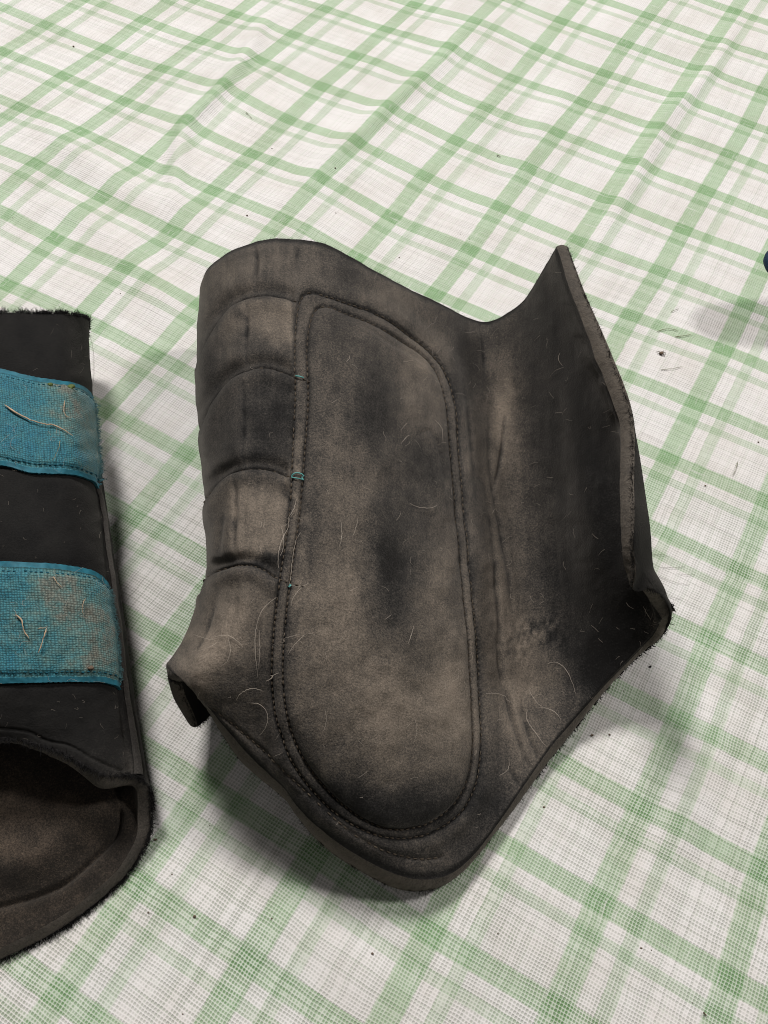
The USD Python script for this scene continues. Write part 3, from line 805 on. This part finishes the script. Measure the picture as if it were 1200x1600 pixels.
# lining inside, with a padded rim
T2 = .38
Lseam_in = Line([(196, 1262), (186, 1296), (150, 1334), (104, 1372), (50, 1394), (0, 1408), (-80, 1440), (-160, 1460)])
bottom_ = tubeb.u > tubeb.col(6)
lift = np.full(len(tq), T2)
lin_in = tubeb.P - tubeb.N * T2
lin_q = np.c_[tq[:, 0], tq[:, 1] - 14]
sd = Lseam_in.sd(lin_q); sd = sd if Lseam_in.sd(np.array([[60.0, 1300.0]]))[0] > 0 else -sd
padh = np.where(bottom_, .55 * sstep(sd, 0, 60) - .16 * gauss(sd, 4.5) + .05 * gauss(sd + 14, 9), 0)
lin_in = lin_in - tubeb.N * padh[:, None] - tubeb.N * (fbm(tq, 25, 64, 3) * .06)[:, None]
lin_in += (flr * (.38 * (1 - sstep(uu, tubeb.col(5), tubeb.col(7))))[:, None, None]).reshape(-1, 3)
ld = np.clip(.27 + np.where(bottom_, blobs(lin_q, [(40, 1270, 80, 46, .16), (30, 1325, 70, 22, .20), (60, 1230, 60, 30, .14), (150, 1260, 30, 30, .1), (80, 1400, 140, 20, .06)]), 0) + fbm(tq, 30, 65, 4) * .35, 0, 1)
put_mesh('inner_lining', lin_in, tubeb.F[:, ::-1], brown_lining_mat, closed_boot, attrs={'dust': ld})
i = np.arange(MU * MV).reshape(MU, MV)
for nm, row, inn in (('cut_edge', i[:, -1], i[:, -5]), ('cut_edge', i[:, 0], i[:, 4])):
    o = tubeb.D[row] - tubeb.D[inn]
    a, b = lin_in[row], tubeb.D[row]
    st = 5
    t = np.linspace(0, 1, st + 1)
    oo = o / np.linalg.norm(o, axis=1, keepdims=True)
    V = a[:, None] * (1 - t[:, None]) + b[:, None] * t[:, None] + oo[:, None] * (np.sin(np.pi * t) * .07)[None, :, None]
    V[:, 1:-1] += oo[:, None] * (fbm(V[:, 1:-1], .2, 66, 2) * .07)[..., None]
    ii = np.arange(V.shape[0] * (st + 1)).reshape(V.shape[0], st + 1)
    f = np.stack([ii[:-1, :-1].ravel(), ii[1:, :-1].ravel(), ii[1:, 1:].ravel(), ii[:-1, 1:].ravel()], 1)
    vv = V.reshape(-1, 3)
    put_mesh(nm, vv, f, edge_mat, closed_boot, attrs={'dust': np.clip(.68 + fbm(vv, 1.2, 67, 3) * .5, 0, 1)})
    fuzz('frayed_fibres', tubeb.D[row], oo * .9 + np.array([0, 0, .12]) + .25 * tubeb.N[row] * (tubeb.N[row][:, 2:] > 0), closed_boot, 11000, 68, (.05, .17), width=.017)
# the edge of the overlapping flap down the side
fl = [(152, 742), (163, 800), (172, 870), (183, 960), (193, 1060), (208, 1150), (215, 1208)]
P, N = tubeb.on(*smooth_line(fl, 4).T)
w_ = np.linspace(-.16, .16, 6)
T_ = np.gradient(P, axis=0); T_ /= np.linalg.norm(T_, axis=1, keepdims=True)
S_ = np.cross(N, T_)
V = P[:, None] + S_[:, None] * w_[None, :, None] + N[:, None] * (.10 * np.sqrt(np.clip(1 - (w_ / .17) ** 2, 0, 1)))[None, :, None]
ii = np.arange(V.shape[0] * 6).reshape(-1, 6)
put_mesh('flap_edge', V.reshape(-1, 3), np.stack([ii[:-1, :-1].ravel(), ii[1:, :-1].ravel(), ii[1:, 1:].ravel(), ii[:-1, 1:].ravel()], 1), edge_mat, closed_boot, attrs={'dust': np.full(V.shape[0] * 6, .42)})


def strap_material():
    nodes = {
        'pos': ('geometry', {}), 'tc': ('texture_coordinate', {}),
        'wear': ('attribute', {'attribute': 'wear'}),
        'n2': ('noise_texture', {'scale': 260.0, 'detail': 5.0, 'roughness': .7}), 'n0': ('math', {'math_type': 'subtract', 'value2': .5}),
        'w': ('math', {'math_type': 'multiply_add', 'value2': 1.3}),
        'ramp': ('rgb_ramp', {'ramp': [(0, (.014, .130, .185)), (.35, (.032, .155, .185)), (.65, (.085, .175, .165)), (.85, (.14, .160, .135)), (1, (.115, .118, .095))]}),
        'v': ('voronoi_texture', {'scale': 1.0, 'feature': 'f1', 'randomness': .28}), 'map': ('mapping', {'mapping_type': 'point', 'scale': (1, 1, 1)}),
        'vr': ('map_range', {'from_min': .12, 'from_max': .62, 'to_min': 1.45, 'to_max': .55, 'clamp': True}),
        'comb': ('combine_color', {}),
        'mul': ('mix_color', {'blend_type': 'multiply', 'fac': 1.0, 'use_clamp': False}),
        'bump': ('bump', {'strength': .8, 'distance': .0004, 'invert': True}),
        'p': ('principled_bsdf', {'roughness': .7, 'specular_ior_level': .3, 'sheen_weight': .15}),
    }
    links = [('pos.position', 'n2.vector'), ('n2.fac', 'n0.value1'), ('n0.value', 'w.value1'), ('wear.fac', 'w.value3'), ('w.value', 'ramp.fac'),
             ('tc.UV', 'map.vector'), ('map.vector', 'v.vector'), ('v.distance', 'vr.value'), ('vr.result', 'comb.r'), ('vr.result', 'comb.g'), ('vr.result', 'comb.b'),
             ('ramp.color', 'mul.a'), ('comb.color', 'mul.b'), ('mul.result', 'p.base_color'), ('v.distance', 'bump.height'), ('bump.normal', 'p.normal')]
    return usdkit.material(stage, LK + 'blue_loop_tape', nodes, links, surface='p.BSDF')


strap_mat = strap_material()
selv_mat = plain('blue_woven_edge', (.020, .125, .17), .6, .25, 500.0)
pile_mat = plain('greyed_blue_pile', (.07, .15, .16), .8, .4)
WEAR = [[(100, 640, 30, 40, .5), (90, 606, 34, 12, .4), (140, 690, 30, 60, .38), (40, 650, 30, 40, .05), (60, 730, 60, 10, .15)],
        [(100, 940, 50, 60, .5), (160, 1000, 40, 80, .46), (30, 990, 40, 40, .22), (120, 1040, 60, 30, .3), (75, 910, 30, 20, .4)]]
for k, s in enumerate(STRAPS):
    ns, nt = 200, 60
    tp, bt = smooth_line(s['top'], 2), smooth_line(s['bot'], 2)
    a = np.stack([np.interp(np.linspace(0, 1, ns), np.linspace(0, 1, len(tp)), tp[:, j]) for j in (0, 1)], 1)
    b = np.stack([np.interp(np.linspace(0, 1, ns), np.linspace(0, 1, len(bt)), bt[:, j]) for j in (0, 1)], 1)
    t = np.linspace(0, 1, nt)
    g = a[:, None] * (1 - t[:, None]) + b[:, None] * t[:, None]
    g[-1, 1:-1, 0] += np.random.default_rng(80 + k).normal(0, 1.6, nt - 2)
    P, N = tubeb.on(g[..., 0], g[..., 1])
    P, N = P.reshape(ns, nt, 3), N.reshape(ns, nt, 3)
    band = np.minimum(t, 1 - t)
    raised = .10 + .045 * sstep(band, .06, .10) - .05 * gauss(band - .075, .012) 
    V = P + N * raised[None, :, None]
    V += N * (fbm(g, 12, 81 + k, 2) * .05)[..., None]
    arc = np.cumsum(np.r_[0, np.linalg.norm(np.diff(V[:, nt // 2], axis=0), axis=1)])
    wid = np.linalg.norm(V[ns // 2, -1] - V[ns // 2, 0])
    uv = np.stack(np.broadcast_arrays(arc[:, None] / .085, t[None] * wid / .078), -1).reshape(-1, 2)
    wear = np.clip(.20 + blobs(g.reshape(-1, 2), WEAR[k]) + fbm(g.reshape(-1, 2), 30, 83 + k, 3) * .35, 0, 1)
    F = grid_faces(ns, nt)
    ft = t[(F % nt)].mean(1); edge = (ft < .055) | (ft > .945)
    core = put_mesh('strap', V.reshape(-1, 3), F[~edge], strap_mat, closed_boot, uv=uv, attrs={'wear': wear}, label=['upper blue strap with a long straw caught in its loops', 'wider lower blue strap, grey with lint at its end'][k])
    put_mesh('woven_edge', V.reshape(-1, 3)[np.unique(F[edge])], np.searchsorted(np.unique(F[edge]), F[edge]), selv_mat, core)
    rim = np.r_[np.arange(nt) * 0 + (ns - 1) * nt + np.arange(nt)]
    lo = (P + N * .02)
    ring = [V[:, 0], V[-1, :], V[::-1, -1]], [lo[:, 0], lo[-1, :], lo[::-1, -1]]
    A_, B_ = np.vstack(ring[0]), np.vstack(ring[1])
    ii = np.arange(len(A_))
    put_mesh('tape_edge', np.vstack([A_, B_]), np.stack([ii[:-1], ii[1:], ii[1:] + len(A_), ii[:-1] + len(A_)], 1), selv_mat, core)
    rng = np.random.default_rng(90 + k)
    # broken loops standing out along the end and over the tape
    m_ = 1500
    su, sv = rng.integers(0, ns, m_), rng.integers(4, nt - 4, m_)
    su[:500] = ns - 1 - rng.integers(0, 3, 500)
    p0 = V[su, sv]; n0 = N[su, sv]
    d1 = n0 * .035 + rng.normal(0, .025, (m_, 3)); d2 = rng.normal(0, .035, (m_, 3))
    d1[:500, 0] += .015
    put_curves('loop_pile', [np.stack([x, x + y, x + y + w]) for x, y, w in zip(p0, d1, d2)], [np.array([.008, .008, .005])] * m_, pile_mat, core, kind='stuff')
    # stitched lines near the two long edges
    for row in (5, nt - 6):
        pts = g[:, row]
        pts = pts[pts[:, 0] > -30]
        sh = Sheet.__new__(Sheet)
        sh.q, sh.D, sh.DN, sh.seen = g.reshape(-1, 2), V.reshape(-1, 3), N.reshape(-1, 3), np.ones(ns * nt, bool)
        sh.index()
        stitches('strap_stitching', sh, pts, core, mat=plain('blue_thread_%d_%d' % (k, row), (.012, .085, .12), .8), pitch=8, r=.025, seed=95 + k)
    s['sheet'] = sh

# ------------------------------------------------------------------ the third boot, mostly beyond the right side
def far_boot():
    t = thing('horse_boot', 'blue-rimmed end of a dark boot just reaching in at the right side', 'horse boot', at(1215, 440))
    # an upright curled flap with a blue bound edge
    foot = at(1199, 428, 2.8) - np.array([.15, 0, 2.8])
    n = 60
    a = np.linspace(-2.4, 2.0, n)
    base = np.stack([foot[0] + 1.5 + 1.35 * np.cos(np.pi + a * .62), foot[1] + .4 - 1.1 * np.sin(np.pi + a * .62) * 1.0], 1)
    base = np.vstack([base, base[-1] + np.linspace(.12, 5, 30)[:, None] * np.array([1, .2])])
    base = np.vstack([base[0] + np.linspace(5, .12, 30)[:, None] * np.array([1, -.1]), base])
    hs = np.linspace(0.03, 2.8, 24)
    lean = .10
    V = np.stack([np.c_[base[:, 0] + .75 * (2.8 - z), base[:, 1] + .05 * z, np.full(len(base), z)] for z in hs], 1)
    nrm = grid_normals(V)
    if nrm[len(base) // 2, 10, 0] > 0:
        nrm = -nrm
    inner = V - nrm * .4
    F = grid_faces(len(base), 24)
    sh = np.clip(.25 + fbm(V.reshape(-1, 3), 2, 101, 3) * .4, 0, 1)
    put_mesh('outer_shell', V.reshape(-1, 3), F, shell_mat, t, attrs={'dust': sh})
    put_mesh('inner_lining', inner.reshape(-1, 3), F[:, ::-1], shell_mat, t, attrs={'dust': sh})
    mid = (V[:, -1] + inner[:, -1]) / 2
    v, f = tube(mid, .26, 10)
    put_mesh('bound_edge', v, f, plain('navy_binding', (.010, .030, .062), .7, .4), t)
    v, f = tube((V[:, 0] + inner[:, 0]) / 2 + np.array([0, 0, .2]), .22, 8)
    put_mesh('bound_edge', v, f, shell_mat, t, attrs={'dust': np.full(len(v), .2)})


far_boot()

# ------------------------------------------------------------------ hairs, straws and crumbs
def hair(sheet, pts, label, w=.018, mat=hair_mat, lift=.03, arch=.05, cat='hair', name='horse_hair', group='loose hairs on the boots and the cloth'):
    c = surface_curve(sheet, pts, lift, 22, arch)
    taper = w * (.45 + .55 * np.sin(np.linspace(.35, np.pi - .15, len(c))))
    o = put_curves(name, [c], [taper], mat)
    tag(o, label, cat, group)


HAIRS = [
    ([(430, 934), (408, 960), (399, 1000), (401, 1030), (404, 1056)], 'long pale hair hanging beside the pad below the lowest segment seam'),
    ([(406, 985), (407, 1020), (404, 1044)], 'short second strand close beside the long hanging hair', .012),
    ([(394, 1098), (412, 1102), (421, 1118), (418, 1134), (406, 1148)], 'hooked pale hair near the lower left of the oval pad'),
    ([(370, 1094), (382, 1078), (396, 1074), (410, 1078)], 'arched hair just above the hooked hair at the lower left'),
    ([(416, 1063), (426, 1056), (437, 1051)], 'short straight hair lying over the welt left of the pad'),
    ([(436, 888), (435, 862), (442, 838), (458, 803)], 'long hair along the left seam above the lowest seam crossing'),
    ([(438, 824), (441, 845), (437, 870)], 'thin hair crossing the long one on the left seam', .012),
    ([(453, 914), (459, 882), (463, 852), (470, 834)], 'hair standing beside the pad edge over the lowest seam crossing'),
    ([(452, 914), (466, 920), (478, 915)], 'tiny hair tangled at the lowest teal stitch', .013),
    ([(468, 922), (458, 936), (454, 948)], 'short hair running down from the lowest teal stitch', .012),
    ([(628, 1007), (631, 994), (637, 980)], 'short upright hair on the right half of the oval pad', .012),
    ([(528, 818), (529, 838), (526, 860)], 'faint upright hair on the upper half of the pad', .010),
    ([(546, 842), (552, 815)], 'very thin slanted hair on the upper pad', .008),
    ([(502, 1138), (505, 1122), (504, 1108)], 'small curl of hair on the lower pad', .010),
    ([(632, 790), (645, 797), (660, 799), (674, 794)], 'pale curved hair under the scuffed spot of the pad'),
    ([(444, 824), (456, 804), (463, 780)], 'pale hair crossing the welt below the teal loop'),
    ([(618, 698), (626, 688), (632, 684)], 'short hair at the upper edge of the scuffed spot', .012),
    ([(672, 660), (680, 672), (684, 690)], 'thin hair right of the scuffed spot beside the seam', .010),
    ([(856, 1038), (872, 1037), (886, 1047), (894, 1062), (899, 1084)], 'pale hair with a bright tip on the dark lower flap'),
    ([(758, 1084), (778, 1085), (790, 1090), (800, 1098)], 'pale hair right of the pad near its lower end'),
    ([(824, 1110), (826, 1128), (836, 1146), (852, 1166)], 'long hair in the creases of the lower flap'),
    ([(842, 1106), (860, 1110), (872, 1118), (876, 1130)], 'bent hair above the creases of the lower flap', .012),
    ([(826, 1076), (836, 1096), (848, 1104)], 'fine hair above the long hair on the lower flap', .010),
    ([(860, 590), (870, 580), (882, 574)], 'short hair on the black upper flap', .011),
    ([(875, 552), (875, 562), (879, 571)], 'tiny upright hair on the black upper flap', .012),
    ([(770, 802), (772, 796), (782, 799)], 'small hooked hair near the middle of the valley', .014),
    ([(1006, 946), (1012, 956), (1018, 968)], 'white hair inside the curled corner of the flap', .013),
    ([(304, 992), (330, 1000), (340, 1000)], 'faint hair near the folded corner', .009),
    ([(312, 1018), (330, 1012), (340, 1002)], 'curved hair above the folded corner', .011),
    ([(346, 1040), (360, 1026), (360, 1006), (356, 996)], 'looped hair between the folded corner and the pad', .011),
    ([(328, 1000), (346, 993), (360, 994), (372, 1002), (380, 1012)], 'wide arched hair on the lowest padded segment', .013),
    ([(450, 1022), (458, 1008), (472, 993)], 'hair crossing onto the left edge of the pad', .012),
    ([(306, 950), (316, 930), (326, 918)], 'hair at the left limb below the lowest seam', .012),
    ([(440, 1004), (452, 996), (466, 992)], 'light hair beside the one crossing onto the pad', .010),
    ([(638, 1120), (641, 1140), (638, 1160)], 'barely visible hair low on the pad', .008),
    ([(778, 1212), (790, 1204), (796, 1190)], 'small curved hair near the bottom edge of the boot', .010),
]
for h in HAIRS:
    hair(boot, h[0], h[1], *((h[2] * .68,) if len(h) > 2 else (.0095,)))
# short lint caught in the pile, past counting
rng = np.random.default_rng(7)
cs, ws = [], []
vis = np.nonzero(boot.seen & (boot.u > boot.col(4)))[0]
for k in rng.choice(vis, 200):
    x, y = q[k]
    a, L = rng.uniform(0, np.pi), rng.uniform(4, 16)
    e = np.array([[x, y], [x + math.cos(a) * L * .5 + rng.normal(0, 1.5), y + math.sin(a) * L * .5 + rng.normal(0, 1.5)], [x + math.cos(a) * L, y + math.sin(a) * L]])
    P, N = boot.on(e[:, 0], e[:, 1])
    cs.append(P + N * np.array([.015, .04, .02])[:, None]); ws.append(np.full(3, rng.uniform(.0025, .005)))
o = put_curves('lint', cs, ws, hair_mat, kind='stuff')
tag(o, 'fine pale lint scattered over the dusty lining of the open boot', 'lint')


cs, ws = [], []
vis = np.nonzero(tubeb.seen & (tq[:, 0] > -10) & (tq[:, 0] < 200))[0]
for k in rng.choice(vis, 80):
    x, y = tq[k]
    a, L = rng.uniform(0, np.pi), rng.uniform(2, 12)
    e = np.array([[x, y], [x + math.cos(a) * L * .5 + rng.normal(0, 1.5), y + math.sin(a) * L * .5 + rng.normal(0, 1.5)], [x + math.cos(a) * L, y + math.sin(a) * L]])
    P, N = tubeb.on(e[:, 0], e[:, 1])
    cs.append(P + N * np.array([.015, .04, .02])[:, None]); ws.append(np.full(3, rng.uniform(.0012, .0028)))
for s in STRAPS:
    for k in range(90):
        x, y = s['sheet'].q[rng.integers(len(s['sheet'].q))]
        if x < -5:
            continue
        a, L = rng.uniform(0, np.pi), rng.uniform(4, 22)
        e = np.array([[x, y], [x + math.cos(a) * L * .5 + rng.normal(0, 3), y + math.sin(a) * L * .5 + rng.normal(0, 3)], [x + math.cos(a) * L, y + math.sin(a) * L]])
        P, N = s['sheet'].on(e[:, 0], e[:, 1])
        cs.append(P + N * np.array([.02, .05, .03])[:, None]); ws.append(np.full(3, rng.uniform(.002, .005)))
o = put_curves('lint', cs, ws, hair_mat, kind='stuff')
tag(o, 'pale lint and fibres caught on the rolled boot and its blue straps', 'lint')


class Cloth:
    @staticmethod
    def on(px, py, lift=0):
        p = on_cloth(np.asarray(px, float), np.asarray(py, float), .01)
        return p, np.tile([0, 0, 1.0], (len(p), 1))


for pts, label, mt, w in [
    ([(140, 522), (146, 550), (147, 580), (142, 622)], 'dark hair bowed out beside the rolled boot', hair_dark_mat, .014),
    ([(1014, 868), (1030, 867), (1044, 870)], 'upper brown hair right of the boot corner', hair_dark_mat, .016),
    ([(1034, 886), (1050, 888), (1070, 885)], 'thick brown hair with a bend right of the boot corner', hair_dark_mat, .018),
    ([(1058, 896), (1072, 899), (1086, 898)], 'third brown hair farther right of the boot corner', hair_dark_mat, .014),
    ([(1018, 894), (1046, 908), (1078, 914)], 'long brown hair below the other hairs at the boot corner', hair_dark_mat, .014),
    ([(1036, 926), (1050, 934), (1066, 936)], 'lowest brown hair at the boot corner', hair_dark_mat, .012),
    ([(1002, 676), (1018, 684), (1050, 700)], 'faint hair right of the upright flap', hair_dark_mat, .010),
    ([(1076, 800), (1110, 818), (1150, 838)], 'long faint hair on the white check right of the boot', hair_dark_mat, .010),
]:
    hair(Cloth, pts, label, w * .6, mt, lift=.01, arch=.04)


def straw(sheet, pts, label, r, mat, name='straw', cat='straw', lift=.06):
    c = surface_curve(sheet, pts, lift, 18, .02)
    rr = .6 * r * (1 + .25 * np.sin(np.linspace(0, 9, 18))) * np.interp(np.linspace(0, 1, 18), [0, .1, .8, 1], [.5, 1, .8, .3])
    v, f = tube(c, rr, 6)
    o = put_mesh(name, v, f, mat)
    tag(o, label, cat)


S1, S2 = STRAPS[0]['sheet'], STRAPS[1]['sheet']
straw(S1, [(10, 640), (30, 654), (48, 664), (68, 670), (84, 672), (98, 680), (107, 686)], 'long pale straw lying across the upper blue strap', .045, straw_mat)
straw(S1, [(98, 632), (97, 645), (99, 656), (106, 658)], 'short bent straw above the long straw on the upper strap', .025, straw_mat)
straw(S1, [(92, 695), (88, 712), (80, 726)], 'grey hair-thin stalk under the long straw on the upper strap', .018, straw_grey_mat)
straw(S2, [(28, 964), (36, 972), (40, 986), (47, 998)], 'pale split straw on the left of the lower strap', .036, straw_mat)
straw(S2, [(72, 984), (66, 1004), (60, 1022)], 'dull straw chip right of the split straw on the lower strap', .028, straw_mat)
straw(S2, [(58, 984), (66, 984), (74, 982)], 'thin crosswise chip above the dull straw on the lower strap', .018, straw_mat)
straw(S2, [(128, 938), (123, 952), (127, 964)], 'thin pale stalk near the end of the lower strap', .015, straw_mat)
straw(S2, [(80, 905), (88, 915), (94, 920)], 'small fibre tuft near the top of the lower strap', .022, straw_mat)
straw(Cloth, [(1054, 527), (1066, 526), (1080, 523)], 'dark grass stalk on the cloth above the brown crumb', .025, straw_grey_mat, lift=.03)
straw(Cloth, [(1026, 519), (1044, 515), (1060, 518)], 'pale green stalk beside the dark grass stalk', .022, straw_grey_mat, lift=.03)
straw(Cloth, [(1032, 578), (1050, 577), (1066, 573)], 'thin twig on the white check under the brown crumb', .018, straw_grey_mat, lift=.03)
straw(Cloth, [(1048, 488), (1060, 483)], 'short stalk on a green stripe above the dark stalk', .02, straw_grey_mat, lift=.03)
straw(Cloth, [(1152, 722), (1148, 736), (1144, 744)], 'small grass chip right of the upright flap', .02, straw_grey_mat, lift=.03)
straw(Cloth, [(776, 243), (782, 246)], 'dark seed on the cloth behind the boot', .03, dirt_mat, lift=.03)
straw(Cloth, [(384, 176), (394, 186)], 'grey chip in the fold left of the boot top', .02, straw_grey_mat, lift=.03)
straw(Cloth, [(1098, 1582), (1103, 1587)], 'dark seed near the lower right corner', .04, dirt_mat, lift=.04)


def crumb(px, py, r, mat, label, sheet=Cloth, seed=0, legs=False, name='crumb'):
    s = trimesh.creation.icosphere(2, r)
    v = .8 * s.vertices * np.array([1.2, .9, .7]) * (1 + 1.1 * fbm(s.vertices / r, .9, seed, 3))[:, None]
    P, N = sheet.on([px], [py])
    p = P[0] + N[0] * r * .5
    if legs:
        t = thing(name, label, 'crumb', p)
        put_mesh('husk', v + p, s.faces, mat, t)
        for a in (.2, .9, 2.6, 5.5):
            c = np.array([p + np.array([math.cos(a) * r * k, math.sin(a) * r * k, r * h]) for k, h in ((.7, .2), (1.5, .25), (2.1, -.5))])
            vv, ff = tube(c, [.014, .012, .008], 5)
            put_mesh('bristle', vv, ff, mat, t)
        return
    o = put_mesh(name, v + p, s.faces, mat)
    tag(o, label, 'crumb')


crumb(1033, 553, .10, dirt_mat, 'brown bristly crumb on a white check right of the flap tip', seed=3, legs=True)
crumb(78, 606, .10, green_mat, 'green plant crumb at the top edge of the upper strap', S1, 4)
crumb(107, 609, .13, green_mat, 'larger green plant crumb nearer the strap end', S1, 5)
crumb(138, 1046, .09, dirt_mat, 'brown crumb at the lower edge of the lower strap', S2, 6)
crumb(925, 1149, .05, dirt_mat, 'brown speck just off the lower right boot edge', Cloth, 7)
crumb(952, 1148, .035, dirt_mat, 'tiny speck right of the brown one near the boot edge', Cloth, 8)
crumb(115, 73, .05, dirt_mat, 'dark speck on the cloth at the far left', Cloth, 9)
crumb(386, 337, .04, dirt_mat, 'dark speck on the cloth behind the boot', Cloth, 10)
crumb(524, 263, .045, dirt_mat, 'speck on a wide green stripe behind the boot', Cloth, 11)
crumb(582, 1490, .04, dirt_mat, 'dark dot on the cloth below the boot', Cloth, 12)
crumb(304, 1432, .045, dirt_mat, 'dark dot on the cloth between the two boots', Cloth, 13)
crumb(243, 1312, .05, dirt_mat, 'dark speck beside the rounded end of the rolled boot', Cloth, 14)
crumb(232, 1426, .03, dirt_mat, 'tiny dot in front of the rolled boot', Cloth, 15)
crumb(1102, 759, .035, dirt_mat, 'black dot on the white check right of the flap', Cloth, 16)
crumb(1185, 691, .035, dirt_mat, 'black dot near the right side of the cloth', Cloth, 17)
crumb(1016, 1042, .045, fuzz_mat, 'black fluff crumb off the boot corner', Cloth, 18)
rng = np.random.default_rng(11)
VV, FF, n0 = [], [], 0
for k in range(70):
    px, py = rng.uniform(-50, 1250), rng.uniform(-20, 1620)
    p = on_cloth(np.array([px]), np.array([py]), .01)[0]
    s = trimesh.creation.icosphere(0, rng.uniform(.008, .02) * (1.5 if rng.random() < .15 else 1))
    VV.append(s.vertices * np.array([rng.uniform(.7, 2.4), 1, .6]) + p); FF.append(s.faces + n0); n0 += len(s.vertices)
o = put_mesh('dust_specks', np.vstack(VV), np.vstack(FF), dirt_mat, kind='stuff')
tag(o, 'tiny specks of dirt scattered over the cloth', 'dirt')
